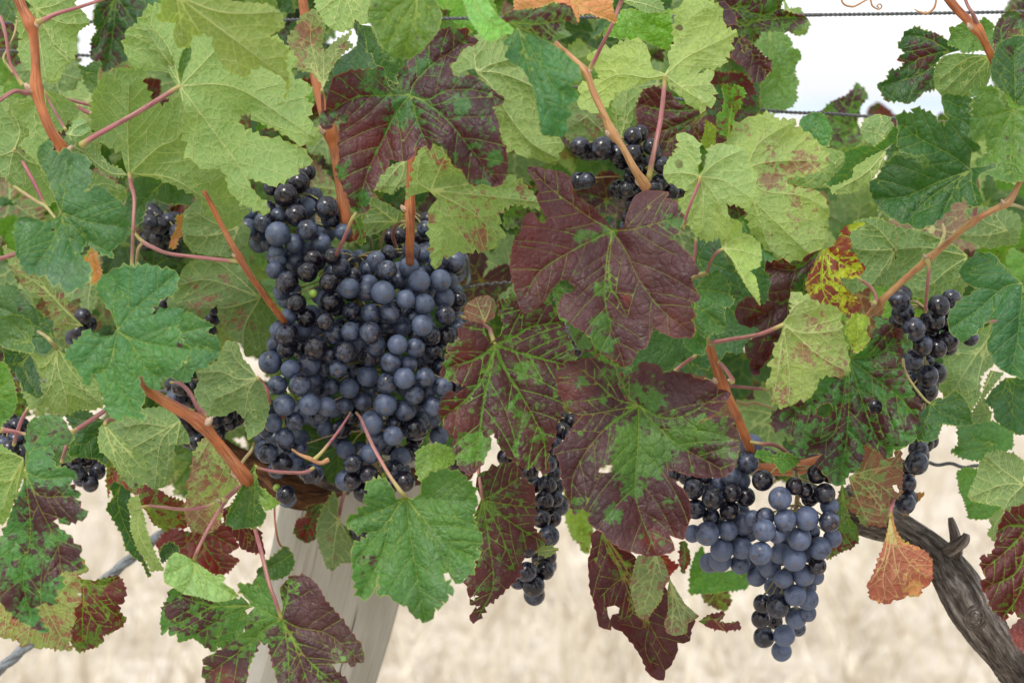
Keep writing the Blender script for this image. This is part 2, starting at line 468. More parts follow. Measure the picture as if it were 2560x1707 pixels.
LEAF_COUNT = 0
COLLECT = None
_cx, _cy = np.meshgrid(np.arange(-60, 2640, 14.0), np.arange(-60, 1240, 14.0))
CELLS = np.stack([_cx.ravel(), _cy.ravel()], 1); COVER = np.zeros(len(CELLS), bool)    # which sight lines the foliage already fills
def leaf(tile, d, side, col, J, veins, outline, p=0.0, blobs=(), red=0.0, vg=0.45, tilt=None, pet=None, label=None,
         holes=(), parent=None, dry=1.0, teeth=1.0, puff=1.0, bend=None, grid=6.5, fold=None, petmat=None, pts=None):
    """A grape leaf: outline and main veins as read in the picture, laid out on a tilted, curved sheet at its own distance.
    side 't' shows the upper face, 'u' the underside."""
    global LEAF_COUNT
    LEAF_COUNT += 1
    r0 = random.Random(LEAF_COUNT * 13 + 5)
    if pts is None:
        poly0 = parse(outline, tile); Jp = np.array(src(tile, *J))
    else:
        poly0, Jp = pts
    size = math.sqrt((poly0[:, 0].max() - poly0[:, 0].min()) * (poly0[:, 1].max() - poly0[:, 1].min()))
    pitch = np.clip(size * 0.07, 11, 21)
    poly = serrate(poly0, Jp, pitch, pitch * 0.36 * teeth, r0, keep=size * 0.10)
    # primary veins
    prim = []
    if isinstance(veins, str):
        for vs in veins.split(';'):
            q = parse(vs, tile)
            prim.append(catmull(np.vstack([Jp, q]), 5))
    else:
        for q in veins: prim.append(catmull(np.vstack([Jp, q]), 5))
    # secondaries
    sec = []
    for k, q in enumerate(prim):
        L = np.concatenate([[0], np.cumsum(np.linalg.norm(np.diff(q, axis=0), axis=1))]); tot = L[-1]
        if tot < 25: continue
        sp_ = max(24.0, tot * 0.17); s = tot * 0.16; sd_ = r0.choice((-1, 1))
        while s < tot * 0.95:
            i = min(np.searchsorted(L, s), len(q) - 1); i0 = max(i - 1, 0)
            tang = q[i] - q[i0]; a = math.atan2(tang[1], tang[0])
            ln = max(20, 0.75 * (tot - s) + 0.16 * tot) * (0.9 + .25 * r0.random())
            m = march(q[i], a + sd_ * (0.80 + 0.12 * r0.random()), poly, prim, k, ln, -sd_ * 0.0022)
            if len(m) > 3:
                if sec:
                    O = np.vstack(sec)
                    near = ((m[3:, None, :] - O[None]) ** 2).sum(2).min(1) < 64
                    if near.any(): m = m[:3 + int(np.argmax(near)) + 1]
                if len(m) > 3: sec.append(m)
            sd_ = -sd_; s += sp_ * (0.45 + .2 * r0.random())
    # extra tilt
    c0 = poly.mean(0)
    hl = [parse(h, tile) for h in holes]
    V, E = [], []
    def add_line(pl, closed=False):
        o = len(V); V.extend([tuple(x) for x in pl]); n = len(pl)
        E.extend([(o + i, o + i + 1) for i in range(n - 1)])
        if closed: E.append((o + n - 1, o))
    add_line(poly, True)
    for h in hl: add_line(h, True)
    for q in prim + sec:
        ins = inside(q, poly); ins[0] = True
        run = []
        for ok, x in zip(ins, q):
            if not ok: break
            run.append(x)
        if len(run) > 1: add_line(run)
    sa, sb, wt = [], [], []
    for q in prim:
        n = len(q) - 1
        for i in range(n): sa.append(q[i]); sb.append(q[i + 1]); wt.append(1.0 - 0.68 * i / n)
    s2a, s2b = [], []
    for q in sec:
        for i in range(len(q) - 1): s2a.append(q[i]); s2b.append(q[i + 1])
    # grid
    mn, mx = poly.min(0), poly.max(0)
    gx, gy = np.meshgrid(np.arange(mn[0], mx[0], grid), np.arange(mn[1], mx[1], grid * 0.87))
    gx[1::2] += grid / 2
    G = np.stack([gx.ravel(), gy.ravel()], 1) + npr.uniform(-.8, .8, (gx.size, 2))
    G = G[inside(G, poly)]
    pe_a, pe_b = poly, np.roll(poly, -1, 0)
    if len(G):
        dd = np.minimum(seg_dist(G, pe_a, pe_b), seg_dist(G, np.array(sa), np.array(sb)))
        if s2a: dd = np.minimum(dd, seg_dist(G, np.array(s2a), np.array(s2b)))
        G = G[dd > 2.0]
    V.extend([tuple(x) for x in G])
    res = delaunay_2d_cdt([Vector(v) for v in V], E, [], 0, 1e-4)
    P = np.array([(v.x, v.y) for v in res[0]]); T = np.array([tuple(f) for f in res[2]])
    cv = inside(CELLS, poly)
    for h in hl: cv &= ~inside(CELLS, h)
    COVER[cv] = True
    cen = P[T].mean(1)
    ok = inside(cen, poly)
    for h in hl: ok &= ~inside(cen, h)
    T = T[ok]
    used = np.unique(T); remap = -np.ones(len(P), int); remap[used] = np.arange(len(used)); P = P[used]; T = remap[T]
    # attributes (millimetres)
    mm = d / FPX * 1000.0
    v1 = seg_dist(P, np.array(sa), np.array(sb), wt) * mm if sa else np.full(len(P), 50.)
    v2 = seg_dist(P, np.array(s2a), np.array(s2b)) * mm if s2a else np.full(len(P), 50.)
    ed = seg_dist(P, pe_a, pe_b) * mm
    for h in hl: ed = np.minimum(ed, seg_dist(P, h, np.roll(h, -1, 0)) * mm)
    pu = np.full(len(P), float(p) - (0.3 if p < .15 else 0.08 if p < .3 else 0.0)); rdv = np.full(len(P), float(red))
    for b in blobs:
        bx, by = src(tile, b[0], b[1]); r = b[2] * U
        w = np.exp(-((P[:, 0] - bx) ** 2 + (P[:, 1] - by) ** 2) / (r * r))
        pu = pu + w * b[3]
        if len(b) > 4: rdv = rdv + w * b[4]
    # relief: blade swells between the veins towards the upper face, edges ruffle, whole leaf curves
    sgn = -1.0 if side == 't' else 1.0                      # upper face towards the camera = smaller depth
    vd = np.minimum(v1, v2 * 1.25)
    hgt = sgn * puff * (0.0009 * (1 - np.exp(-vd / 2.6)) + 0.0042 * (1 - np.exp(-v1 / 13.0)))
    q = (P - Jp) * (d / FPX)
    rr = np.sqrt((q ** 2).sum(1)); th = np.arctan2(q[:, 1], q[:, 0])
    ph = r0.uniform(0, 6.3)
    size_m = size * d / FPX
    ruff = np.array([noise.noise(Vector((a * 26 + LEAF_COUNT, b * 26, 0.3))) for a, b in q])
    ruff2 = np.array([noise.noise(Vector((a * 70 + LEAF_COUNT, b * 70, 4.3))) for a, b in q])
    edge_w = np.exp(-ed / 14.0)
    hgt = hgt + ruff * 0.010 * (0.35 + 1.5 * edge_w) + ruff2 * 0.0025 * (0.3 + edge_w)
    if bend is None: bend = r0.uniform(0.4, 1.3)
    hgt = hgt - sgn * bend * 0.9 * rr ** 2                  # margins fall away from the upper face
    hgt = hgt + 0.07 * rr * np.sin(2 * th + ph) * r0.uniform(0.2, 1.0)
    if prim:                                                # the two halves rise from the midrib
        tipv = max((q_[-1] - Jp for q_ in prim), key=lambda w_: np.linalg.norm(w_)); tipv = tipv / np.linalg.norm(tipv)
        hgt = hgt + sgn * r0.uniform(-.05, .32) * np.abs(q @ np.array([-tipv[1], tipv[0]]))
    if tilt is None: tilt = (r0.uniform(-.38, .38), r0.uniform(-.35, .5))
    # tilt: depth gained per metre to the right / downwards (a leaf hangs with its tip towards the viewer or away)
    hgt = hgt + tilt[0] * (q[:, 0] - (c0[0] - Jp[0]) * d / FPX) + tilt[1] * -(q[:, 1] - (c0[1] - Jp[1]) * d / FPX)
    if fold:
        (fx, fy), (nx, ny), k = fold
        fpx = np.array(src(tile, fx, fy)); nn = np.array([nx, ny], float); nn /= np.linalg.norm(nn)
        s_ = ((P - fpx) @ nn) * d / FPX
        hgt = hgt + k * np.maximum(s_, 0)
    D = d + hgt
    W = world_pts(P, D)
    # winding: normal must point to the upper face
    a, b, c = W[T[:, 0]], W[T[:, 1]], W[T[:, 2]]
    nrm = np.cross(b - a, c - a); facing = (nrm * (CAMP - a)).sum(1)
    want = 1 if side == 't' else -1
    flip = (facing * want) < 0
    T[flip] = T[flip][:, ::-1]
    if parent is None: parent = VINE_L if c0[0] < 1290 else VINE_R
    uv = np.stack([q[:, 0], q[:, 1]], 1)
    if COLLECT is not None:
        COLLECT.append((W, T, uv, dict(v1=v1, v2=v2, ed=ed, pu=pu, rd=rdv, vg=np.full(len(P), vg)))); return None
    o = mesh_obj('leaf', W, T, M_LEAF, parent, label, uv=uv,
                 attrs=dict(v1=v1, v2=v2, ed=ed, pu=pu, rd=rdv, vg=np.full(len(P), vg)), color=(*col, dry))
    if pet:
        # petiole: from the junction along picture points; depth runs from the blade to the given depth
        if isinstance(pet, str):
            rows = px_path(tile, pet)
            i = int(np.argmin(rr)); j0 = W[i]
            first = rows[0]
            rows = np.vstack([[*j0, first[3]], rows])
        else: rows = pet
        V2, F2, UV2, AL2 = tube_geo(rows, 8, n=5, rough=0.05, seed=LEAF_COUNT)
        me = bpy.data.meshes.new('petiole')
        po = np.array(parent_origin(parent)); me.from_pydata([tuple(np.array(v) - po) for v in V2], [], F2); me.shade_smooth()
        li = np.zeros(len(me.loops), dtype=np.int32); me.loops.foreach_get('vertex_index', li)
        ul = me.uv_layers.new(name='uv'); ul.data.foreach_set('uv', np.asarray(UV2, dtype=np.float32)[li].ravel())
        at = me.attributes.new('along', 'FLOAT', 'POINT'); at.data.foreach_set('value', np.asarray(AL2, dtype=np.float32))
        me.materials.append(petmat or M_PET)
        po_ = bpy.data.objects.new('petiole', me); link(po_, o)
    return o

# ------------------------------------------------------------------ the two vines
def origin(tile, u, v, d): return tuple(world_pt(*src(tile, u, v), d))
VINE_L = empty('grapevine', (-0.03, 1.78, 0.0), 'leafy grapevine growing in front of the grey wooden post, on the left', 'grapevine', 'grapevines on the trellis')
VINE_R = empty('grapevine', (0.62, 1.80, 0.0), 'leafy grapevine with a bare twisted grey trunk, on the right', 'grapevine', 'grapevines on the trellis')

GR = (0.050, 0.125, 0.030); BG = (0.034, 0.105, 0.050); LG = (0.115, 0.215, 0.045); DG = (0.026, 0.080, 0.026)
UL = (0.19, 0.30, 0.080); UD = (0.075, 0.145, 0.035); YG = (0.20, 0.29, 0.05); MI = (0.11, 0.24, 0.10); VG = (0.075, 0.20, 0.022)

# ---- left top
leaf('A', 1.545, 'u', UL, (1180, 565), "1390,345 1500,200 1600,60; 1420,552 1620,612 1950,830 2060,900; 1330,770 1500,1000 1610,1160 1740,1370; 1110,330 1000,180 950,90; 1040,330 900,250 830,230; 1200,720 1200,860",
 "1165,575 1100,478 980,455 870,432 833,375 810,312 828,195 900,160 955,60 1040,25 1200,90 1500,130 1650,220 1830,255 1885,330 1950,390 1900,460 1925,522 1985,530 2037,600 1990,630 2036,710 2010,762 2050,830 2087,900 2000,946 1930,930 1830,850 1700,800 1640,740 1572,752 1560,800 1600,850 1700,890 1850,920 1960,960 2010,1010 2026,1080 1940,1092 1920,1150 1780,1216 1700,1185 1608,1155 1640,1230 1740,1340 1766,1390 1690,1375 1600,1340 1540,1290 1495,1250 1480,1150 1440,1100 1350,1105 1290,1080 1240,1035 1205,1000 1230,930 1190,880 1200,700",
 blobs=((1500, 780, 110, .45), (1640, 640, 60, .25), (1400, 700, 40, .3)), tilt=(.1, .25), label='large pale green leaf showing its veined underside, upper left',
 pet="1130,592,1.54,17 900,735,1.53,17 620,890,1.53,18 530,950,1.535,26", bend=.6)
leaf('A', 1.44, 'u', (0.15, 0.185, 0.004), (1150, -30), "1400,160 1600,310 1870,520; 1400,70 1600,90 1780,80; 1175,100 1195,290; 1300,200 1480,440",
 "1060,-90 1050,40 1050,80 1030,132 1150,150 1130,230 1165,320 1205,312 1240,290 1252,230 1330,220 1392,238 1400,330 1450,420 1500,470 1610,507 1635,450 1700,430 1830,490 1872,540 1880,600 1860,655 1812,697 1852,665 1885,595 1888,520 1860,400 1890,330 1862,300 1740,240 1805,210 1862,178 1840,90 1770,40 1600,18 1440,0 1400,-80",
 p=.02, blobs=((1750, 90, 90, .35), (1830, 450, 50, .5), (1200, 200, 60, .3)), tilt=(.2, -.45), label='olive green leaf hanging over the large pale leaf, its tip curling to a brown hook', teeth=.7)
leaf('A', 1.615, 'u', (0.13, 0.22, 0.055), (845, 1140), "838,1000 835,830 842,560; 1030,965 1160,900 1250,700; 1100,1160 1320,1285 1510,1420; 980,1135 1200,1150 1460,1190",
 "830,1130 810,1070 790,985 700,955 640,905 600,820 608,620 640,562 680,480 750,500 780,442 850,452 935,452 962,470 930,535 960,590 1000,680 1060,700 1180,600 1300,720 1350,1000 1450,1100 1480,1180 1540,1290 1640,1370 1600,1412 1560,1470 1480,1500 1380,1425 1330,1292 1200,1235 1050,1172 930,1152",
 tilt=(.1, -.45), label='pale hairy underside of a leaf behind the larger one, upper left',
 pet="860,1220,1.60,14 878,1300,1.59,14 870,1500,1.58,12 862,1700,1.58,12 858,1810,1.58,12", bend=.5)
leaf('A', 1.63, 'u', (0.10, 0.17, 0.04), (838, 1140), "720,1130 600,1040 545,965", "838,1150 740,1155 620,1085 540,960 580,930 640,935 660,1010 720,1080 800,1110", tilt=(0, .2))
leaf('A', 1.475, 't', BG, (400, 1383), "340,1260 300,1130 270,1010; 430,1200 470,1050; 490,1420 580,1450 820,1480; 430,1500 480,1640 540,1800; 400,1450 330,1600 230,1740; 340,1440 130,1445; 560,1560 720,1650",
 "395,1398 370,1340 310,1160 250,1060 240,1000 268,945 345,930 342,985 385,1007 450,975 480,1000 560,1015 582,1100 600,1150 553,1250 640,1210 700,1250 760,1300 800,1340 830,1430 842,1540 780,1597 730,1637 742,1690 650,1647 600,1612 575,1575 520,1657 545,1707 590,1727 580,1797 560,1847 500,1877 440,1912 390,1850 330,1852 300,1797 220,1787 170,1777 130,1707 105,1637 95,1547 110,1507 88,1477 130,1417 200,1422 280,1447 350,1430",
 blobs=((615, 1325, 22, .9), (350, 1500, 25, .7), (170, 1590, 50, .25), (530, 1760, 60, .35)), tilt=(-.1, .3), label='dark blue-green leaf below the red cane, left', pet="370,1430,1.50,9 300,1350,1.53,11 230,1310,1.55,12 70,1200,1.57,12", petmat=M_PETG)
leaf('A', 1.60, 'u', UL, (235, 60), "250,200 290,450 310,535; 400,150 585,152; 340,260 470,390; 340,40 480,-20; 170,160 130,300",
 "220,50 90,-60 300,-100 480,-60 490,60 545,80 590,150 520,200 490,250 500,322 478,400 420,430 400,492 378,522 320,547 270,500 180,440 130,380 118,310 150,260 100,180 110,80",
 blobs=((465, 180, 28, .8), (520, 200, 80, .25)), tilt=(0, .2))
leaf('A', 1.64, 'u', UL, (300, 600), "350,650 430,780; 230,720 240,900; 150,680 60,660; 300,760 330,900", "300,592 350,605 430,640 490,680 512,740 440,790 410,850 330,872 300,950 260,1080 180,1010 60,860 0,700 20,640 100,650 250,640", tilt=(0, .1))
leaf('A', 1.57, 'u', (0.13, 0.235, 0.065), (95, 975), "130,850 60,700 20,600; 30,1010 -60,1010; 180,1050 260,1080 340,1140; 70,1060 50,1180", "105,970 190,870 160,800 130,790 60,700 0,560 -90,620 -90,1100 0,1130 60,1190 130,1240 200,1290 290,1340 390,1310 330,1180 300,1150 240,1075 200,1020",
 tilt=(.2, .1), pet="110,1000,1.57,12 160,1080,1.565,13 240,1230,1.56,13 310,1370,1.56,12")
leaf('A', 1.78, 't', DG, (760, -20), "740,200 700,430; 650,120; 880,150; 620,300", "620,60 700,-40 850,-40 950,20 940,100 880,200 830,210 815,300 840,385 760,430 680,480 650,420 592,385 600,250 640,200 610,150",
 p=.3, blobs=((640, 370, 60, .4), (780, 60, 70, .3)), puff=1.8, tilt=(.3, .2))
leaf('A', 1.53, 'u', MI, (445, 880), "500,830 570,800; 520,890 580,860; 470,920", "425,870 470,832 482,790 530,775 570,800 592,850 560,910 500,932 450,915", tilt=(.2, 0))
leaf('A', 1.50, 't', (0.06, 0.13, 0.09), (20, -60), "60,60 95,155", "-60,-60 60,-40 100,80 97,160 40,120 -60,60", tilt=(.5, 0))
leaf('A', 1.66, 'u', LG, (560, 1250), "680,1200 790,1240; 640,1260 760,1310; 600,1170 620,1130", "555,1240 560,1180 592,1110 650,1150 700,1172 720,1170 750,1202 800,1212 832,1270 800,1325 720,1292 650,1300", tilt=(0, .2))
leaf('A', 1.70, 't', GR, (560, 470), "600,560; 620,480", "510,420 560,440 600,410 660,400 650,440 640,500 640,560 600,610 560,560 540,500", p=.15)
leaf('A', 1.73, 't', (0.03, 0.09, 0.03), (1100, 1160), "1000,1250; 1180,1300; 930,1330", "880,1160 1000,1140 1180,1180 1260,1260 1250,1340 1080,1330 1010,1300 960,1320 930,1450 850,1500 800,1380 830,1290", p=.05)

# ---- top middle
leaf('B', 1.515, 't', (0.042, 0.125, 0.040), (1110, 622), "930,625 750,640 570,740; 1020,740 930,920 830,1130 770,1370; 1150,760 1180,850 1225,950; 1220,680 1350,780 1480,940 1680,1190; 1230,650 1350,592 1550,592 1715,658; 1140,540 1260,420 1370,345 1500,235",
 "1108,600 1106,500 1090,400 1180,350 1240,280 1300,200 1380,180 1500,198 1488,232 1562,268 1540,292 1450,312 1440,350 1370,420 1392,490 1440,522 1510,495 1580,530 1640,580 1730,652 1720,680 1650,702 1690,800 1692,900 1740,980 1752,1080 1740,1150 1702,1212 1640,1225 1590,1208 1550,1216 1490,1190 1450,1110 1400,1090 1350,1000 1320,950 1260,912 1240,992 1215,950 1190,967 1142,962 1150,1000 1110,1045 1060,1056 980,1040 960,1100 920,1150 870,1250 850,1320 822,1392 760,1380 720,1350 700,1270 650,1180 620,1100 652,1050 648,850 662,800 710,822 725,740 680,742 620,790 580,850 540,846 510,770 560,720 570,640 592,560 608,505 700,470 800,458 930,440 950,500 980,570 1040,602",
 p=.74, blobs=((1090, 720, 150, -.5), (860, 520, 130, -.3), (1440, 690, 60, -.8), (1670, 1030, 50, -1.0), (650, 1130, 60, -.5, .5), (800, 1290, 50, -.7), (1550, 560, 70, -.2), (1420, 230, 90, .1), (1560, 1190, 60, -.3), (900, 950, 260, .14, .35), (1190, 420, 70, -.4), (520, 790, 40, -.4), (930, 1150, 50, -.4)),
 tilt=(-.05, .15), label='green leaf heavily blotched with purple, above the ripe cane, top centre', vg=.5, puff=1.5, teeth=.55)
leaf('B', 1.42, 't', (0.062, 0.135, 0.022), (1165, -30), "1130,150 1080,330 1065,375; 1000,60 900,180; 1250,80 1290,160; 1020,200 960,300; 1150,200 1210,270",
 "860,-90 850,60 835,130 870,190 900,262 940,322 1000,370 1080,385 1130,376 1182,322 1242,270 1292,212 1322,100 1292,30 1220,-90",
 blobs=((1260, 165, 20, .8), (1155, 245, 20, .8), (885, 35, 25, .7)), tilt=(0, .3), label='round olive green leaf, out of focus, hanging from the top edge', teeth=.6)
leaf('B', 1.58, 'u', UL, (660, -50), "640,60 600,180; 720,60 745,160; 780,40 830,140; 560,40 510,80", "490,-70 500,60 552,150 600,190 660,212 742,172 750,125 800,160 842,152 832,80 850,20 860,-70", tilt=(.1, .2))
leaf('B', 1.64, 'u', (0.20, 0.22, 0.07), (545, 600), "548,440 552,330; 500,430 460,250 480,100; 420,330 370,240; 600,400 650,320 725,215; 480,460 380,420",
 "535,590 530,540 482,482 400,460 350,430 382,380 340,350 310,260 350,200 410,100 490,60 530,130 560,170 540,250 522,320 550,345 600,290 660,250 732,205 700,270 740,300 690,330 612,420 582,480 552,560",
 p=.28, blobs=((430, 200, 80, .35), (370, 300, 60, .3), (690, 290, 50, .4)), vg=-.1, tilt=(0, .3), label='pinkish mottled underside with purple veins, behind the pale leaves', pet="540,690,1.66,11 545,760,1.68,12")
leaf('B', 1.71, 't', BG, (770, 150), "765,300 740,470; 820,280 900,430", "740,180 762,130 802,170 835,300 885,420 940,442 800,458 610,505 598,450 640,380 700,352 762,300 770,240", tilt=(-.3, .3), teeth=.3)
leaf('B', 1.62, 't', (0.035, 0.105, 0.022), (850, 130), "900,300 1000,520; 960,340 1060,420; 850,250", "800,165 852,170 900,290 962,330 1062,380 1072,430 1040,450 1020,500 1032,552 990,532 950,500 932,440 882,420 862,350 832,352 820,250", tilt=(.2, .3))
leaf('B', 1.635, 'u', (0.17, 0.25, 0.075), (1545, 470), "1530,360 1520,250; 1640,560 1760,760 1900,930 2060,1030; 1700,480 1900,560 2000,640; 1650,420 1800,380; 1580,600 1680,780",
 "1530,450 1400,480 1378,430 1450,340 1520,262 1600,180 1750,250 1850,330 1930,500 2000,760 2000,880 2091,900 2118,970 2080,1002 2091,1045 2000,1062 1920,1032 1850,1022 1790,980 1750,1000 1690,850 1640,700 1720,655 1600,560 1560,500",
 p=.08, blobs=((1480, 380, 60, .3), (1870, 520, 70, .3), (1760, 640, 50, .3), (2010, 940, 50, .3)), puff=2.2, tilt=(.15, .25), label='crinkled pale underside behind the blotched leaf, top centre', teeth=.6)
leaf('C', 1.435, 't', (0.036, 0.135, 0.050), (245, 175), "290,310 360,480 450,700 520,885; 390,290 520,340 605,440; 330,500 390,700; 480,560 600,640; 210,300",
 "240,180 300,225 400,262 470,290 560,350 600,390 650,440 662,520 588,552 630,600 642,652 600,670 570,700 600,750 568,780 562,870 520,896 450,890 400,870 390,800 370,700 340,560 280,450 200,410 162,360 200,300 150,272 220,225",
 blobs=((250, 390, 40, .3),), tilt=(.05, .35), label='smooth blue-green leaf hanging out of focus, top centre', teeth=.6)
leaf('B', 1.43, 't', (0.10, 0.26, 0.09), (1500, -60), "1600,120 1740,210; 1560,100; 1640,40", "1420,-90 1480,60 1500,130 1562,220 1622,280 1682,262 1705,225 1780,222 1792,190 1740,150 1682,100 1640,40 1600,-30 1580,-90", tilt=(.3, .5), teeth=.6)
leaf('C', 1.45, 't', (0.06, 0.12, 0.06), (200, 150), "350,160 540,140; 350,230 470,280", "150,120 200,70 350,60 480,30 540,20 600,50 640,165 550,130 552,190 602,232 540,252 470,280 400,266 300,225 240,180 170,152", p=.35, blobs=((480, 100, 110, .25),), tilt=(.1, -.3), teeth=.6)
leaf('C', 1.475, 't', (0.42, 0.12, 0.03), (560, -60), "700,60 885,140; 450,20 260,70; 640,60 640,150", "230,72 330,72 420,40 482,12 540,30 590,70 640,152 652,92 720,90 800,120 890,147 870,60 850,-60 500,-80 300,-60 215,-20", dry=0.0, tilt=(.2, .2), label='withered orange leaf at the top edge', pet="500,-80,1.49,12 400,-120,1.50,12")

# ---- top right of middle
leaf('C', 1.565, 'u', (0.34, 0.46, 0.12), (1212, 490), "1350,375 1580,262 1675,212; 1260,350 1400,110 1545,30; 1310,555 1510,560; 1340,590 1465,670; 1150,460 1020,390 720,340; 1100,510 900,490 690,600",
 "1206,480 1240,430 1225,360 1270,290 1262,200 1290,100 1235,90 1300,50 1380,-10 1500,8 1560,40 1592,62 1550,110 1592,140 1610,190 1682,212 1640,282 1632,340 1600,372 1592,420 1550,440 1500,446 1450,430 1422,482 1500,455 1532,490 1500,540 1536,580 1520,622 1536,670 1480,690 1472,726 1390,702 1330,642 1240,582 1222,525 1200,520 1100,530 980,570 880,612 850,660 762,742 700,720 640,690 660,622 640,568 790,520 750,450 700,362 780,322 850,322 900,290 980,266 1060,270 1100,330 1112,400 1130,452",
 p=.0, blobs=((740, 680, 80, .6), (1320, 680, 60, .6, .8), (1300, 170, 40, .2)), fold=((1190, 500), (-1, -.1), .9), tilt=(.15, .2), label='light yellow-green leaf seen from below at the end of a pink stalk',
 pet="1205,560,1.565,16 1180,780,1.56,16 1140,980,1.555,17 1100,1180,1.56,20", bend=.5)
leaf('C', 1.60, 't', VG, (940, 20), "1060,130 1230,200; 900,130 850,220; 1000,170 1150,300", "930,60 1000,60 1090,92 1200,92 1242,60 1262,250 1230,332 1150,300 1110,282 1060,262 960,262 800,232 830,180 880,150", tilt=(.1, -.2))
leaf('C', 1.61, 'u', LG, (950, 0), "1080,30 1200,70", "935,15 1010,-60 1150,-60 1202,60 1242,92 1180,82 1090,86 1000,42", tilt=(.2, .4))
leaf('D', 1.70, 't', GR, (60, 20), "230,170 400,100 560,30; 170,60 300,30; 300,200 340,270; 420,110 660,120", "60,40 110,-60 540,-60 510,20 500,60 580,90 660,110 682,130 640,180 560,202 500,212 430,202 370,212 362,240 330,287 300,270 230,232 170,190 110,170 90,100",
 p=.5, puff=2.2, tilt=(.2, .1), vg=.6, label='crumpled green and purple leaf against the white sky, top right of centre')
leaf('D', 1.66, 't', DG, (205, 190), "300,330 400,480; 260,350; 340,330 440,410", "205,200 262,270 330,310 380,360 420,390 442,416 430,470 380,530 330,541 300,500 270,440 240,432 250,390 200,402 168,350 162,290", p=.95, tilt=(.3, .2))
leaf('D', 1.66, 't', DG, (60, 0), "150,80; 130,130", "80,-30 130,0 200,100 215,160 150,165 110,155 95,125 80,100 100,60", p=.9, tilt=(.2, .2))
leaf('D', 1.79, 't', (0.085, 0.18, 0.055), (420, 200), "480,400 480,600; 540,300 600,450; 420,500", "380,190 480,200 550,240 582,290 562,310 622,330 637,370 600,430 590,480 622,540 600,590 606,650 570,702 540,712 480,742 400,720 370,650 372,560 400,520 430,470 440,410 380,340 330,290",
 p=.1, blobs=((420, 270, 80, .4), (540, 660, 50, .4, .5)), tilt=(.1, .1))
leaf('D', 1.84, 'u', LG, (540, 60), "620,120; 640,190", "520,-10 560,60 622,48 652,90 692,150 672,220 612,236 560,212 530,150")
leaf('C', 1.72, 't', DG, (1500, 720), "1300,820 1100,880; 1200,720 1050,680; 1260,900 1200,1000; 1350,700 1250,620; 1400,830 1430,900", "1042,620 1080,582 1150,570 1232,600 1300,690 1400,700 1480,720 1480,850 1450,925 1380,940 1300,945 1252,1000 1182,1012 1130,945 1072,905 1040,830 1018,740 1030,680",
 p=.85, vg=.7, red=.25, tilt=(0, .3), label='dark purple leaf behind a pink stalk, above the small hidden bunch')
leaf('C', 1.69, 'u', UL, (900, 960), "940,800 960,600; 980,720; 890,700", "870,640 920,590 1000,560 1060,590 1030,640 1000,700 1000,780 960,840 940,900 905,965 880,880 860,780", tilt=(-.4, .1))
leaf('D', 1.60, 't', VG, (160, 900), "160,780 200,640; 180,700 125,560", "110,546 190,570 212,558 240,570 264,580 272,600 242,680 200,760 185,830 175,900 118,885 78,822 90,742 118,742 132,650", p=.5, red=.6, tilt=(.4, 0))
leaf('C', 1.63, 't', (0.16, 0.25, 0.03), (1500, 1000), "1490,880 1480,800", "1478,786 1540,832 1536,940 1484,990 1446,930 1470,850", p=.15, red=.5)
leaf('C', 1.74, 't', DG, (1640, 700), "1560,560; 1700,600; 1740,720; 1560,780", "1500,460 1600,480 1700,470 1770,540 1810,620 1830,720 1780,800 1640,820 1560,840 1470,770 1440,720 1530,660", p=.62, red=.3, tilt=(.2, .2))
leaf('C', 1.78, 'u', (0.10, 0.16, 0.05), (700, 760), "800,860; 640,800", "560,680 640,660 760,740 840,760 870,880 780,960 640,960 560,900", p=.35)

leaf('C', 1.545, 'u', (0.28, 0.40, 0.13), (1440, 1152), "1432,1040 1400,960 1330,890; 1550,1060 1700,985; 1600,1185 1770,1295; 1460,1300 1452,1530; 1320,1130 1210,1140; 1540,1290 1610,1440; 1350,1220",
 "1430,1140 1425,1085 1440,1030 1430,930 1372,880 1310,868 1280,902 1302,930 1282,1000 1232,1040 1200,1100 1202,1160 1262,1202 1320,1232 1370,1252 1290,1320 1342,1400 1370,1480 1400,1530 1462,1562 1500,1572 1560,1550 1600,1562 1642,1500 1622,1400 1600,1322 1662,1332 1720,1362 1780,1332 1822,1280 1802,1200 1812,1140 1770,1090 1742,1050 1742,990 1700,960 1622,950 1560,938 1502,962 1480,1030 1458,1110",
 blobs=((1350, 930, 60, .3),), tilt=(0, .15), label='small pale heart-shaped leaf on a long pink stalk, right of the dark bunch', pet="1425,1210,1.54,12 1380,1320,1.54,11 1345,1420,1.545,10 1330,1500,1.55,9", bend=.4)
leaf('D', 1.60, 'u', (0.28, 0.38, 0.11), (265, 1150), "330,1080 520,1052 795,1052; 340,960 470,860 590,800; 330,1310 520,1500 700,1668; 400,1250 640,1280 805,1375; 350,1400 420,1600 470,1660",
 "150,920 180,840 230,800 330,760 430,745 492,790 600,780 590,830 650,860 705,880 690,920 752,940 770,980 810,1040 800,1090 770,1110 700,1135 600,1140 547,1160 547,1200 590,1230 712,1235 770,1270 800,1330 822,1380 810,1440 780,1480 792,1520 760,1570 770,1610 762,1680 700,1680 640,1732 560,1730 500,1690 450,1650 380,1600 300,1500 290,1400 250,1300 200,1180 150,1050",
 p=.2, blobs=((420, 1010, 70, .6), (620, 1000, 50, .6), (660, 1080, 70, .6), (430, 1170, 90, .7), (560, 1110, 60, .5), (600, 1250, 80, .35), (680, 900, 30, .5), (640, 1500, 110, .25), (760, 1350, 50, .4)),
 tilt=(.1, .1), label='large pale leaf underside freckled with purple, right of centre', bend=.5, vg=.2)

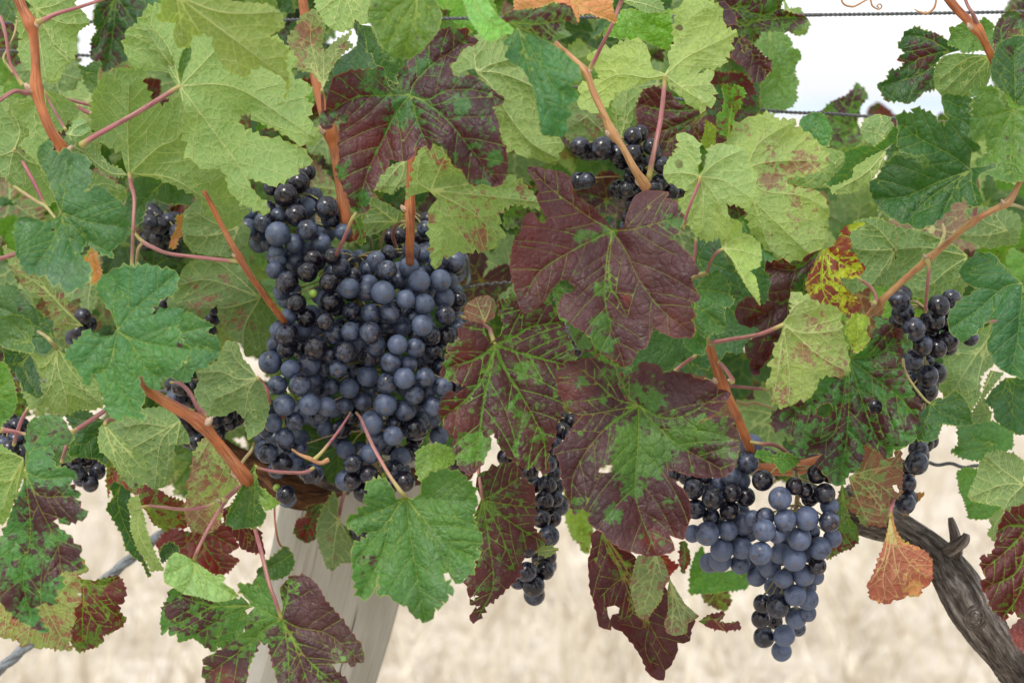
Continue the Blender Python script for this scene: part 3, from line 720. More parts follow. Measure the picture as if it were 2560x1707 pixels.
# ---- centre: the purple leaves
PB = (0.050, 0.125, 0.030)
leaf('G', 1.50, 't', PB, (865, 203), "690,285 500,390 380,480 300,620; 740,130 640,60 480,-60 345,-185; 825,400 823,700 940,1078; 950,330 1040,520 1190,720 1385,870; 1000,190 1150,152 1325,112; 840,520 900,640 960,760",
 "858,190 830,140 760,75 700,20 642,-5 610,-60 580,-155 500,-190 420,-200 350,-217 308,-212 330,-160 370,-100 386,-55 372,0 402,60 436,110 425,148 395,150 370,120 340,78 290,110 270,200 215,290 193,440 220,550 250,680 290,742 350,712 432,650 470,580 520,525 570,517 615,560 618,600 540,620 512,695 505,735 600,812 680,862 722,900 760,970 830,1020 900,1060 962,1086 1000,1060 1030,980 1090,962 1120,880 1130,832 1220,882 1300,902 1392,890 1402,850 1380,780 1415,760 1370,680 1442,640 1400,570 1360,512 1432,470 1380,370 1300,290 1240,262 1240,238 1310,190 1342,110 1290,60 1292,10 1210,-10 1232,-52 1130,-62 1050,-50 1000,-10 960,90 935,185",
 p=.98, blobs=((850, 210, 60, -.5), (650, 235, 50, -1.0), (740, 240, 40, -.8), (800, 600, 60, -.9), (860, 540, 40, -.5), (790, 780, 60, -.9), (740, 930, 70, -1.0), (850, 950, 60, -.6), (1270, 150, 80, -1.0), (1180, 50, 60, -.45), (640, 30, 40, -.4), (960, 640, 30, -.4, .8), (330, 300, 300, 0, .25), (1250, 850, 130, 0, .3)),
 vg=.62, red=.12, tilt=(-.05, .3), label='big purple-brown leaf with yellow-green veins, centre of the picture', teeth=.45, bend=.5, puff=.9)
leaf('F', 1.555, 't', (0.050, 0.135, 0.025), (1665, 945), "1640,1100 1595,1300 1560,1560 1540,1740; 1730,1100 1870,1330 1980,1560 2000,1760; 1800,990 1950,1030 2140,1080; 1800,890 1900,830 2110,795; 1560,1030 1340,1100; 1600,1140 1480,1300 1330,1420; 1650,850 1740,680; 1600,850 1520,730",
 "1640,930 1618,905 1600,860 1590,810 1560,800 1480,800 1425,865 1440,915 1350,960 1362,1000 1340,1050 1308,1140 1380,1182 1476,1200 1470,1232 1420,1270 1370,1252 1312,1320 1300,1400 1350,1500 1402,1560 1390,1620 1430,1740 1500,1800 1562,1750 1600,1690 1640,1600 1632,1542 1662,1522 1690,1600 1770,1690 1860,1752 1925,1740 2000,1802 2018,1760 2000,1640 2060,1560 2062,1480 2091,1400 2150,1250 2150,1080 2190,1060 2180,960 2130,850 2050,720 1990,650 1900,720 1830,740 1820,660 1782,603 1740,672 1690,650 1690,720 1720,800 1700,880",
 p=.66, vg=.95, blobs=((1880, 1120, 90, -.45), (1700, 800, 70, -.2), (1480, 1000, 120, .1, .3), (1400, 1420, 150, .1, .25), (1580, 1640, 120, -.25)), red=.1, tilt=(.1, .25),
 label='purple-red leaf with green veins and a rolled brown corner, right of the big bunch', pet="1640,870,1.575,16 1630,840,1.60,13 1560,800,1.64,12 1440,760,1.68,12", puff=1.2, teeth=.8)
leaf('F', 1.53, 'u', (0.10, 0.10, 0.05), (1600, 800), "1570,720 1540,640; 1630,720 1640,660", "1460,742 1470,700 1500,660 1560,630 1622,624 1662,650 1677,700 1662,770 1600,805 1560,800 1500,790", p=.75, tilt=(-.3, -.4), teeth=.3)
leaf('G', 1.515, 't', PB, (1038, 1342), "940,1318 860,1280 720,1150 600,1070; 880,1440 740,1580 610,1800 600,2020; 1032,1600 1020,1950 1150,2300; 1120,1440 1300,1600 1640,1790; 1180,1420 1350,1400 1600,1250; 960,1270 925,1150; 830,1380 640,1400 540,1330",
 "1030,1328 960,1295 925,1200 912,1110 945,1150 940,1150 1040,1110 1030,1088 1062,1060 1150,1070 1200,1130 1280,1120 1342,1132 1400,1160 1510,1182 1560,1232 1642,1262 1600,1332 1550,1390 1420,1462 1540,1410 1600,1412 1668,1430 1642,1470 1690,1512 1702,1570 1690,1650 1660,1758 1590,1808 1450,1813 1330,1788 1270,1763 1230,1770 1232,1808 1290,1858 1340,1908 1372,1998 1370,2098 1322,2220 1240,2190 1275,2285 1220,2308 1150,2323 1050,2313 950,2288 850,2228 800,2168 740,2138 702,2088 720,2048 668,2010 620,2060 570,1948 540,1838 520,1718 480,1628 552,1565 582,1530 620,1450 620,1370 560,1330 510,1250 498,1150 510,1110 550,1100 570,1050 640,1050 692,1040 720,1028 780,1060 850,1080 890,1090 900,1200 950,1300",
 p=.88, vg=.45, blobs=((1010, 1480, 130, -.75), (960, 1680, 120, -.85), (1110, 1700, 100, -.8), (1000, 1880, 90, -.6), (1300, 1560, 120, -.85), (1500, 1490, 110, -.75), (1600, 1640, 100, -.4), (660, 1180, 50, -.7), (840, 1150, 80, -.7), (800, 1300, 50, -.45), (1000, 1220, 70, -.8), (1130, 1290, 70, -.6), (720, 1280, 40, -.3), (870, 2050, 60, -.7), (1120, 2210, 60, -.4, .5), (640, 1960, 40, -.6), (1240, 1950, 40, -.5), (560, 1250, 160, 0, .4), (1200, 2250, 160, 0, .3)),
 holes=("775,1778 782,1748 820,1732 868,1732 868,1768 830,1782",), tilt=(.0, .25), label='large purple leaf with a green centre and a small hole, below the big purple one', teeth=.4, bend=.5, puff=1.1)
leaf('G', 1.58, 't', (0.05, 0.13, 0.03), (600, 620), "540,640 480,600; 640,700 690,860", "470,585 520,560 560,600 620,620 700,760 780,880 720,990 660,985 600,900 560,760 500,690", p=.3, tilt=(.3, 0))
leaf('G', 1.60, 't', (0.055, 0.155, 0.020), (720, 860), "800,960 900,1070; 760,1000; 860,980", "640,850 720,880 850,900 930,1000 960,1086 900,1090 800,1060 740,1010 700,960", p=.3, red=.5, tilt=(0, .2))
# ---- middle right
leaf('G', 1.585, 't', (0.040, 0.135, 0.050), (1400, 585), "1500,590 1630,610; 1410,700 1480,740 1585,850; 1450,540 1560,470; 1400,780 1430,960",
 "1390,575 1470,520 1540,460 1592,480 1612,540 1642,580 1620,610 1662,660 1642,692 1590,702 1602,760 1600,832 1570,872 1530,862 1482,900 1482,950 1460,1012 1420,1012 1350,972 1330,900 1400,890 1412,850 1388,780 1410,760 1380,690", tilt=(.3, .1))
leaf('G', 1.555, 'u', (0.30, 0.45, 0.08), (1590, 318), "1620,220 1640,130; 1700,330 1835,370; 1660,260 1760,240; 1680,430 1800,640",
 "1580,315 1560,220 1592,160 1640,120 1682,132 1712,160 1712,220 1770,230 1832,290 1842,370 1820,440 1760,460 1802,500 1822,600 1832,692 1800,650 1750,580 1700,490 1640,380", tilt=(.2, .3), label='small bright yellow-green leaf, right of the big purple one',
 pet="1540,350,1.56,11 1500,420,1.57,10 1480,495,1.58,10", teeth=.7)
leaf('G', 1.605, 't', (0.055, 0.17, 0.075), (1700, 120), "1760,260 1840,450 1860,600; 1840,240 1960,300; 1720,350", "1680,130 1720,100 1780,120 1822,180 1900,210 1950,250 1982,300 1950,372 1862,420 1850,460 1890,500 1902,560 1880,600 1882,650 1830,702 1800,622 1760,562 1700,500 1660,420", blobs=((1710, 140, 50, .6),), tilt=(.2, .2))
leaf('G', 1.68, 't', BG, (1420, 380), "1550,600 1700,800; 1600,450 1750,500; 1500,250 1560,300; 1450,700 1600,950", "1420,200 1560,230 1620,420 1700,450 1810,700 1690,690 1700,800 1822,830 1742,930 1700,1000 1610,990 1560,1050 1462,1100 1380,1060 1330,1000 1240,1110 1000,1130 1000,1040 1130,860 1320,900 1400,700 1380,400",
 p=.12, blobs=((1520, 330, 80, .5), (1680, 600, 60, .4)), tilt=(.1, .3))
leaf('H', 1.585, 't', (0.042, 0.120, 0.030), (783, 318), "650,555 480,700 290,800; 600,450 440,440; 700,600 560,800 350,1090; 620,640 460,650; 640,620 520,870",
 "775,322 740,330 692,350 640,400 560,412 480,400 400,422 430,480 442,540 420,622 440,662 360,702 340,640 270,640 210,700 205,762 270,822 330,822 392,850 330,900 270,940 270,992 312,1040 295,1080 330,1152 400,1062 470,972 510,850 600,720 700,640 690,560 660,520 700,440",
 p=.82, vg=.55, puff=3.0, blobs=((640, 560, 60, -.6), (330, 740, 60, -.2, .3), (620, 400, 60, -.3)), tilt=(-.1, .1), label='dark purple leaf with a deeply quilted surface')
leaf('H', 1.575, 't', (0.23, 0.30, 0.018), (783, 318), "770,460 780,600 870,740; 880,400 1010,460; 850,250 940,190; 840,520 960,690; 700,480",
 "775,325 715,430 660,545 690,640 760,690 862,702 900,740 962,746 1020,720 1022,670 960,612 900,562 887,500 950,512 1020,500 1057,440 1010,412 1002,370 950,340 962,282 940,230 960,200 1057,155 1000,148 920,170 880,240 848,300",
 p=.62, red=1.0, vg=.5, blobs=((850, 300, 60, -.1), (1000, 160, 60, -.8), (890, 480, 40, -.4), (980, 700, 40, .4)), tilt=(.3, .2), label='yellow-green leaf scorched with dark red', teeth=.7)
leaf('H', 1.53, 'u', (0.23, 0.31, 0.06), (520, 812), "590,700 690,640; 650,870 900,850; 620,900 760,1020 935,1120; 540,980 560,1170 550,1335; 500,1000 470,1200 450,1300; 560,740 600,640",
 "512,800 560,740 580,682 560,640 600,600 650,627 690,620 702,650 760,680 832,690 882,715 900,760 890,790 902,850 917,920 942,1010 947,1070 930,1140 860,1152 800,1140 752,1160 742,1200 722,1250 680,1300 630,1300 590,1332 550,1345 490,1362 480,1330 440,1312 450,1220 400,1200 430,1160 470,1110 410,1072 460,1030 450,980 480,930 505,870",
 p=.22, blobs=((640, 990, 90, .6), (500, 1260, 80, .7), (870, 1090, 90, .5), (700, 1050, 60, .4), (720, 790, 60, .45), (500, 1020, 40, .5)), tilt=(0, .15), label='light green leaf patched with dull pink, in front of the dark purple one',
 pet="480,830,1.53,14 350,880,1.54,14 140,915,1.56,14 40,935,1.58,20", bend=.5)
leaf('H', 1.60, 't', (0.042, 0.135, 0.042), (950, 1038), "948,1250 932,1568 885,1840; 1130,1175 1280,1290 1385,1420; 1150,1000 1240,900; 800,1250 700,1330 560,1420; 1100,1500 1200,1640; 860,1500 700,1600",
 "948,1028 1000,1000 1060,962 1100,900 1132,832 1120,758 1180,770 1240,830 1300,872 1366,942 1340,980 1290,1000 1252,1070 1300,1120 1340,1200 1382,1280 1420,1360 1400,1400 1380,1460 1382,1568 1300,1620 1240,1628 1200,1692 1130,1642 1080,1592 1040,1600 1040,1682 1010,1752 950,1782 900,1862 850,1862 760,1762 720,1722 770,1662 740,1625 650,1692 600,1662 592,1552 450,1482 440,1402 500,1352 600,1332 700,1290 742,1200 762,1160 850,1150 930,1140 945,1072",
 p=.5, blobs=((1000, 1000, 90, -.2), (1240, 870, 60, .2), (700, 1420, 60, .1), (780, 1220, 80, -.3), (1350, 1250, 60, -.2)), holes=("1070,1340 1090,1310 1130,1298 1162,1330 1165,1375 1140,1398 1095,1395", "735,1370 770,1335 820,1325 842,1360 830,1410 790,1420 742,1410"),
 puff=2.6, tilt=(.1, .25), vg=.35, label='quilted green leaf with purple patches and two holes, lower right')
leaf('H', 1.56, 't', (0.16, 0.25, 0.02), (990, 960), "1000,850 990,760; 1040,860", "940,790 980,742 1050,750 1082,790 1060,850 1082,920 1040,962 1000,1000 960,980 960,920 920,862", p=.3, red=.9, tilt=(.3, .3), fold=((1040, 860), (1, 0), 1.2))
leaf('D', 1.53, 't', (0.026, 0.088, 0.026), (1745, 1110), "1600,1005 1400,900 1280,800; 1745,900 1660,650; 1530,1190 1310,1285 1120,1290; 1640,1230 1540,1440; 1750,1210 1790,1345; 1480,1290 1330,1440",
 "1740,1098 1750,1000 1810,962 1770,930 1720,900 1732,820 1742,780 1730,740 1742,640 1640,620 1550,625 1562,700 1600,780 1570,822 1530,802 1500,750 1450,732 1390,702 1370,742 1290,740 1260,790 1272,850 1260,930 1290,1000 1350,1020 1430,1010 1478,1050 1480,1092 1430,1100 1400,1060 1330,1010 1240,1020 1180,1082 1130,1160 1078,1232 1110,1300 1170,1380 1240,1432 1330,1462 1400,1502 1450,1482 1520,1442 1570,1400 1612,1342 1640,1322 1690,1290 1740,1342 1780,1352 1822,1320 1800,1250 1780,1182 1800,1142 1872,1110 1915,1070 1850,1080",
 blobs=((1385, 945, 20, .8), (1400, 1060, 300, .02)), tilt=(-.1, .25), label='large dark green leaf, right, in front of the grape shoot', puff=1.5, pet="1765,1140,1.54,12 1790,1220,1.56,12 1770,1400,1.58,12 1740,1450,1.60,14")
leaf('D', 1.56, 't', (0.045, 0.14, 0.060), (1190, 1000), "1050,1000 900,1180; 1100,940 1240,860", "920,990 1030,950 1110,962 1180,910 1240,830 1292,850 1302,890 1230,942 1170,992 1090,1032 1020,1092 970,1162 900,1202 830,1222 800,1200 870,1130 922,1062", tilt=(0, -.5), label='folded leaf with a blue-green upper face')
leaf('D', 1.545, 'u', (0.18, 0.27, 0.06), (1190, 985), "1060,1130 870,1240; 1120,1150", "830,1222 902,1202 970,1162 982,1092 1082,1032 1162,982 1192,992 1160,1082 1100,1172 1040,1232 900,1272 832,1256", tilt=(0, .5))
leaf('D', 1.60, 'u', (0.10, 0.20, 0.04), (1190, 960), "1140,860 1060,800; 1170,840 1180,770; 1100,930", "1020,850 1060,772 1130,748 1200,760 1242,822 1190,930 1120,952 1060,922", tilt=(.3, .2))
leaf('D', 1.545, 't', (0.075, 0.175, 0.060), (2033, 718), "1900,600 1800,590; 1850,760 1730,760; 1960,820 1880,1000 1800,1070; 2030,900 2020,1170; 2091,760",
 "2025,710 1960,712 1930,650 1922,590 1860,563 1790,580 1730,602 1780,632 1740,662 1700,722 1732,780 1718,830 1742,862 1710,912 1780,922 1830,880 1842,922 1850,1000 1772,1050 1790,1112 1860,1142 1920,1172 2000,1192 2091,1182 2190,1150 2190,700",
 p=.05, blobs=((2040, 990, 100, .7), (1900, 1090, 40, .4), (1970, 900, 30, .5), (1870, 740, 20, .5)), tilt=(.1, .2), label='light green leaf with a purple patch at the right edge')
leaf('D', 1.58, 't', (0.035, 0.10, 0.030), (2036, 700), "2030,500 2030,300; 1960,560 1900,420; 2091,600", "2030,690 1990,622 1930,580 1880,520 1872,450 1892,380 1910,300 1960,262 2040,232 2190,240 2190,700", p=.08, blobs=((2000, 320, 60, .8), (2080, 470, 60, .8), (1990, 400, 30, .5)), tilt=(.2, .1))
leaf('D', 1.67, 't', DG, (1600, 330), "1450,250 1300,230; 1420,380 1290,460; 1430,480 1180,555; 1500,500 1380,640; 1560,450",
 "1130,552 1200,520 1215,460 1280,462 1312,410 1258,395 1312,350 1268,300 1302,240 1330,200 1390,178 1440,200 1520,220 1590,262 1640,290 1682,330 1600,350 1540,380 1502,440 1512,580 1440,600 1390,650 1330,682 1260,660 1190,662 1160,610",
 p=.28, blobs=((1430, 350, 110, .45), (1500, 270, 50, .3), (1400, 560, 90, .3), (1270, 395, 30, .5, 1)), tilt=(-.2, .1), label='dark green leaf with purple freckles standing out against the sky')
leaf('D', 1.63, 'u', (0.10, 0.20, 0.035), (1870, 372), "1720,385 1540,520; 1740,430 1560,600; 1780,480 1660,620; 1850,480", "1862,362 1650,350 1560,370 1510,440 1500,500 1512,580 1550,625 1640,620 1740,640 1832,600 1872,500 1885,400", tilt=(.1, .1), teeth=.3)
leaf('D', 1.61, 't', (0.07, 0.16, 0.04), (1810, 210), "1720,250 1610,260; 1760,310; 1850,300", "1600,180 1640,180 1700,140 1800,150 1830,110 1892,160 1882,250 1892,350 1800,330 1690,350 1660,312 1590,292 1612,230", p=.05, tilt=(.1, .4))
leaf('D', 1.66, 't', DG, (1960, 320), "1940,200 1990,90; 2050,130", "1870,250 1920,140 1980,70 2030,72 2100,110 2190,120 2190,200 2060,180 1990,192 1962,300 1900,292", p=.5, tilt=(.3, .2))
leaf('D', 1.92, 't', GR, (1000, 860), "960,720 1000,560; 880,800 780,730; 900,900", "750,740 840,662 920,630 970,590 1000,540 1052,590 1072,630 1022,700 1002,800 1050,900 900,962 800,962 820,840", p=.45, tilt=(.1, .1))
leaf('D', 1.67, 't', (0.045, 0.145, 0.065), (760, 960), "750,850 740,760; 700,880", "620,810 640,770 700,740 770,738 802,790 837,850 810,962 760,962 700,902 650,862")
leaf('D', 1.66, 'u', (0.10, 0.19, 0.04), (880, 1230), "860,1100 870,990; 750,1160 600,1160; 700,1210", "770,960 850,980 900,990 927,1040 920,1100 832,1222 700,1232 560,1202 548,1160 700,1132 810,1050", tilt=(0, .2), teeth=.4)
leaf('D', 2.3, 't', DG, (1180, 780), "1120,700; 1230,720", "1060,770 1080,700 1140,670 1200,710 1262,770 1270,860 1060,860", p=.75, red=.3)
leaf('H', 1.535, 't', (0.030, 0.110, 0.048), (2080, 545), "1990,470 1800,350; 1960,570 1760,740 1610,830; 2062,800 2010,1140; 2130,700",
 "2075,535 2010,480 1940,412 1900,360 1840,345 1770,338 1762,370 1690,420 1680,500 1730,552 1800,580 1740,622 1680,652 1640,690 1600,740 1594,812 1620,880 1700,927 1790,850 1870,770 1942,740 1880,850 1850,940 1882,1000 1890,1062 1960,1120 2040,1152 2150,1182 2250,1000 2250,500 2150,480",
 tilt=(-.1, .25), label='big blue-green leaf at the right edge, beside the small bunch', teeth=.6)
leaf('H', 1.67, 'u', UD, (1250, 322), "1150,200 1060,140; 1130,330 970,320; 1170,450 1080,570; 1200,460", "1252,315 1250,170 1130,112 1000,130 965,200 960,280 1000,370 1057,440 1000,512 890,512 960,612 1100,562 1230,562 1245,430", tilt=(-.2, .1), label='grey-green leaf underside behind the red-scorched leaf')
leaf('H', 1.70, 'u', (0.055, 0.115, 0.035), (1728, 368), "1600,340 1450,310 1280,320; 1590,460 1510,530 1400,600; 1600,280 1440,220; 1640,560", "1722,360 1600,272 1440,212 1262,175 1262,330 1240,600 1420,642 1500,700 1600,820 1640,690 1682,650 1720,500", tilt=(.1, .1))
leaf('H', 1.72, 'u', (0.060, 0.12, 0.040), (1870, 880), "1720,1100 1630,1250; 1780,1000 1600,990; 1800,1120 1780,1280; 1850,1020", "1865,870 1890,800 1760,880 1640,900 1560,1000 1572,1100 1530,1232 1640,1350 1742,1382 1802,1290 1802,1150 1890,1080 1882,960", tilt=(.1, .2))
leaf('H', 1.60, 't', (0.030, 0.095, 0.028), (1482, 1332), "1560,1330 1700,1290; 1560,1400 1740,1450; 1450,1450 1400,1540; 1560,1280 1640,1245", "1475,1322 1530,1290 1560,1300 1640,1240 1700,1292 1742,1372 1752,1470 1650,1475 1560,1462 1522,1560 1450,1582 1390,1562 1392,1450 1420,1400", p=.1, blobs=((1420, 1500, 80, .6),), tilt=(0, .2),
 pet="1440,1300,1.60,9 1360,1200,1.60,10 1310,1110,1.61,11 1300,1040,1.63,11", petmat=M_PETG)
leaf('H', 1.60, 't', (0.035, 0.115, 0.045), (1980, 1150), "1940,1280 1850,1310; 2020,1330 2000,1480; 2091,1250", "1970,1160 1952,1180 1882,1242 1830,1322 1890,1360 1900,1432 1960,1482 2050,1532 2190,1532 2190,1160", blobs=((2070, 1340, 60, .4),), tilt=(0, .2))
leaf('H', 1.70, 'u', UD, (1980, 200), "1850,150 1740,80; 1850,230 1680,230; 1900,100", "1712,60 1800,40 1950,60 2060,100 2072,170 2050,290 1960,292 1860,322 1760,282 1652,242 1722,160", tilt=(.1, .2))
leaf('H', 1.66, 'u', (0.09, 0.15, 0.05), (1900, 1100), "1850,1200; 1780,1330", "1870,1110 1960,1130 1900,1200 1830,1290 1880,1400 1860,1500 1770,1560 1700,1500 1760,1380 1810,1290")

# ---- left middle
leaf('E', 1.47, 't', (0.034, 0.118, 0.048), (770, 855), "850,740 960,640 1140,490; 870,905 1000,940 1235,975; 745,990 780,1200 900,1415; 640,950 560,1060 500,1090; 740,700 770,560; 870,950 940,1080 1040,1160; 700,1100 620,1130",
 "762,843 720,722 652,640 630,562 650,520 700,482 780,442 840,430 880,442 970,413 992,432 1032,425 1060,452 1112,450 1158,475 1155,540 1140,602 1050,650 992,690 990,742 1012,747 1080,712 1172,703 1202,740 1160,760 1177,800 1150,832 1172,890 1200,940 1247,970 1225,1032 1190,1055 1187,1090 1130,1102 1125,1145 1060,1152 1030,1182 1045,1242 960,1212 930,1152 905,1150 912,1210 952,1282 925,1350 915,1390 952,1432 880,1420 800,1402 770,1442 700,1382 672,1272 620,1142 595,1135 575,1215 500,1112 428,1002 480,942 530,892 560,848 650,890 740,882",
 blobs=((1180, 945, 42, 1.1), (680, 1190, 35, .5), (1010, 690, 200, .0)), tilt=(-.05, .3), label='dark blue-green five-lobed leaf above the cut orange cane, left', puff=1.0)
leaf('E', 1.56, 't', (0.050, 0.145, 0.070), (1130, 880), "1250,850 1390,820; 1260,960 1435,980; 1200,1060 1240,1170; 1180,800", "1160,750 1240,735 1320,780 1402,820 1340,862 1420,892 1442,970 1430,1022 1360,1060 1362,1097 1280,1100 1250,1160 1230,1192 1140,1172 1090,1100 1120,900", blobs=((1290, 790, 60, .3), (1230, 810, 25, .4)), tilt=(.2, .2))
leaf('E', 1.74, 'u', (0.060, 0.115, 0.025), (1700, 640), "1500,560 1330,520 1150,560; 1500,700 1350,700 1120,690; 1600,820 1590,980; 1500,460 1380,380; 1680,450",
 "1092,690 1102,640 1150,560 1202,440 1262,400 1350,372 1500,420 1600,430 1720,560 1810,700 1852,800 1802,950 1700,1012 1602,1022 1580,930 1500,882 1432,780 1420,680 1380,710 1340,762 1200,742",
 p=.2, blobs=((1340, 650, 130, .35, .8), (1560, 780, 110, .4, .5), (1520, 540, 80, .2)), tilt=(.1, .2), label='shaded green leaf with rusty patches, between the orange cane and the big bunch', teeth=.4)
leaf('E', 1.69, 'u', UD, (1560, 180), "1400,150 1250,60; 1400,230 1230,230; 1500,320", "1190,200 1202,80 1350,-60 1500,20 1562,120 1640,200 1600,330 1500,372 1350,360 1250,332 1200,270", p=.1, blobs=((1280, 70, 60, .4),), teeth=.4)
leaf('E', 1.66, 'u', (0.095, 0.17, 0.055), (1682, 1160), "1560,1170 1440,1120 1300,1130; 1560,1060 1500,950; 1620,1260 1600,1430; 1560,1230 1400,1300",
 "1675,1150 1640,1092 1590,1042 1552,932 1480,920 1440,1000 1420,1052 1350,1100 1280,1120 1300,1180 1270,1262 1302,1340 1350,1402 1450,1412 1540,1372 1600,1432 1620,1568 1720,1502 1762,1350 1722,1202",
 p=.05, blobs=((1330, 1230, 60, .3),), tilt=(0, .2), pet="1710,1190,1.66,14 1745,1250,1.66,14 1762,1330,1.67,13", teeth=.5)
leaf('E', 1.60, 'u', (0.17, 0.26, 0.05), (375, 960), "380,1100 430,1280 440,1400; 300,1080 200,1100; 470,1120 640,1320; 330,1200 260,1330",
 "365,965 300,1040 212,1000 245,1080 300,1200 240,1162 130,1182 140,1232 200,1372 290,1330 350,1382 410,1412 520,1362 600,1372 677,1340 650,1250 620,1160 572,1217 500,1110 430,1010",
 p=.04, blobs=((450, 1150, 60, .2), (600, 1300, 40, .3)), tilt=(0, .2), pet="330,920,1.60,14 300,890,1.61,12 250,860,1.64,12", petmat=M_PETG)
leaf('E', 1.52, 't', (0.045, 0.115, 0.045), (200, 930), "120,840 50,770; 180,850 200,790; 60,900; 100,940", "10,762 60,750 120,752 200,790 217,860 205,930 232,960 210,1002 120,985 30,965 -60,900 -60,780", blobs=((230, 830, 30, .5),), tilt=(.3, .1))
leaf('E', 1.58, 't', (0.025, 0.070, 0.030), (200, 1000), "150,1100 240,1270; 60,1010; 100,1100", "20,970 80,980 200,1000 225,1060 250,1140 282,1280 240,1300 150,1232 100,1132 30,1060", tilt=(.4, .1))
leaf('E', 1.635, 'u', (0.17, 0.22, 0.07), (540, 825), "420,720 320,600 180,400; 420,800; 260,560 120,480", "20,300 100,340 200,462 280,500 342,590 420,630 462,740 545,822 450,852 360,822 320,700 280,640 180,582 110,520 80,440 30,360", p=.4, tilt=(.1, .2), label='narrow pinkish leaf turned edge-on, left')
leaf('E', 1.68, 't', (0.05, 0.13, 0.07), (350, 900), "200,800 0,700; 250,700 150,580; 200,900", "-80,560 100,552 200,680 340,800 365,950 300,1010 250,1000 100,900 -80,760", p=.15, tilt=(.1, .1))
leaf('E', 1.49, 't', (0.07, 0.19, 0.045), (-30, 1250), "60,1180 90,1160; 60,1320; 20,1430", "-80,1040 30,1062 80,1150 112,1300 90,1400 20,1452 -10,1502 -80,1500", blobs=((20, 1215, 20, .8),), tilt=(.4, 0), label='bright green leaf entering at the left edge')
leaf('E', 1.64, 'u', (0.085, 0.16, 0.065), (1180, 1440), "1060,1560 1030,1700 1010,1880; 1100,1480 950,1460 800,1480; 900,1600 780,1650; 1150,1600 1120,1750",
 "1170,1430 1100,1352 950,1362 800,1402 780,1442 640,1490 700,1600 800,1800 940,1832 1000,1892 1080,1872 1100,1832 1142,1770 1130,1700 1142,1600 1240,1590 1230,1530", tilt=(0, .2), teeth=.5)
leaf('I', 1.585, 'u', (0.16, 0.27, 0.10), (680, -110), "720,20 800,130 890,300; 780,20 880,90; 760,140 810,240; 850,100 950,200", "640,0 660,-100 700,-92 780,-20 850,50 900,80 942,130 960,200 952,270 900,310 850,312 800,250 760,180 700,110 650,60", tilt=(.2, .2), label='small pale mint leaf hanging beside the cut cane, lower left', pet="700,-130,1.60,12 760,-140,1.62,10")
leaf('E', 1.67, 't', (0.028, 0.090, 0.022), (690, 1440), "560,1440 440,1410; 600,1550 520,1660; 650,1600 760,1740", "420,1400 480,1350 560,1372 680,1442 642,1520 702,1640 802,1750 790,1772 700,1742 640,1692 450,1672 460,1600 480,1500")
leaf('I', 1.49, 't', (0.036, 0.118, 0.045), (165, 205), "115,400 100,620 90,800; 250,420 380,700 390,950; 280,250 470,235; 190,100 300,-100; 260,360 500,360; 200,600 150,900 200,1150",
 "165,150 168,60 175,-40 200,-130 300,-162 400,-150 492,-10 430,30 340,60 340,120 362,170 440,182 500,222 452,290 532,352 490,380 567,500 510,522 430,550 380,510 350,530 392,580 480,640 482,670 540,720 520,750 547,850 440,852 400,840 390,880 427,965 370,980 355,1082 300,1060 230,1090 262,1180 312,1257 230,1232 120,1172 30,1090 0,1000 -60,900 -60,740 20,620 60,500 110,380 150,280",
 p=.42, blobs=((280, 400, 110, .5), (450, 460, 90, .5), (430, 780, 90, .6), (320, 900, 70, .4), (60, 1050, 90, .4), (230, 600, 90, .3), (330, 60, 90, -.2), (100, 480, 80, -.3), (150, 850, 90, -.4), (200, 130, 80, -.3), (400, 230, 60, -.3)),
 tilt=(-.2, .1), label='long hanging leaf half green, half purple, lower left', vg=.15, pet="190,120,1.50,10 240,20,1.52,11 380,-60,1.52,13", teeth=.9)
leaf('I', 1.53, 'u', (0.12, 0.22, 0.04), (155, 120), "80,90 -20,80; 110,190 65,260 -20,270; 110,300 110,360; 65,300 20,450", "150,112 80,80 0,30 -80,20 -80,542 30,542 60,480 110,352 152,230 160,140", tilt=(.3, .1))
leaf('I', 1.545, 'u', (0.32, 0.34, 0.11), (150, 850), "300,1100 420,1330; 380,960 560,850; 200,1100 180,1320; 330,1000 500,1120; 60,1050 30,1270", "150,860 430,842 530,765 582,850 510,882 530,960 500,1000 532,1060 480,1092 492,1180 450,1212 462,1290 440,1340 472,1372 380,1362 290,1350 250,1362 200,1302 150,1352 110,1302 70,1292 -60,1280 -60,900", p=.4, red=.2, tilt=(.1, .2), label='pale pinkish leaf behind the long purple one, bottom left')
leaf('I', 1.60, 't', (0.075, 0.14, 0.018), (545, 900), "560,1080 660,1240; 660,950 790,900; 620,1020 780,1160; 540,1150 540,1340", "510,902 600,912 620,920 770,880 802,920 822,980 802,1070 770,1072 782,1120 827,1170 790,1222 720,1262 670,1272 682,1312 620,1352 510,1382 470,1332 450,1222 490,1150 480,1092 532,1060 532,980", p=.62, red=.5, vg=.5, tilt=(.2, .2), label='dark red and green leaf hanging over the straw, bottom left')
leaf('I', 1.60, 't', (0.030, 0.095, 0.030), (790, 290), "770,420 850,640 900,730; 720,420", "700,432 740,370 720,300 742,265 800,290 852,350 842,430 852,560 882,660 912,740 940,770 987,890 960,880 930,800 860,752 820,702 790,600 730,500 690,450", p=.15, tilt=(.6, .1))
leaf('I', 1.555, 'u', (0.27, 0.38, 0.12), (932, 432), "900,560 960,720 1060,850; 880,450 850,400", "925,440 917,400 900,360 852,380 832,430 862,480 850,560 872,640 910,720 962,790 990,862 1012,850 1072,850 1012,740 982,650 950,560 935,470", tilt=(.4, .1), label='slender pale leaf turned edge-on at the end of a pink stalk', pet="1000,430,1.555,10 1200,452,1.55,12 1330,438,1.54,13 1410,410,1.54,15", blobs=((980, 740, 40, .4),))
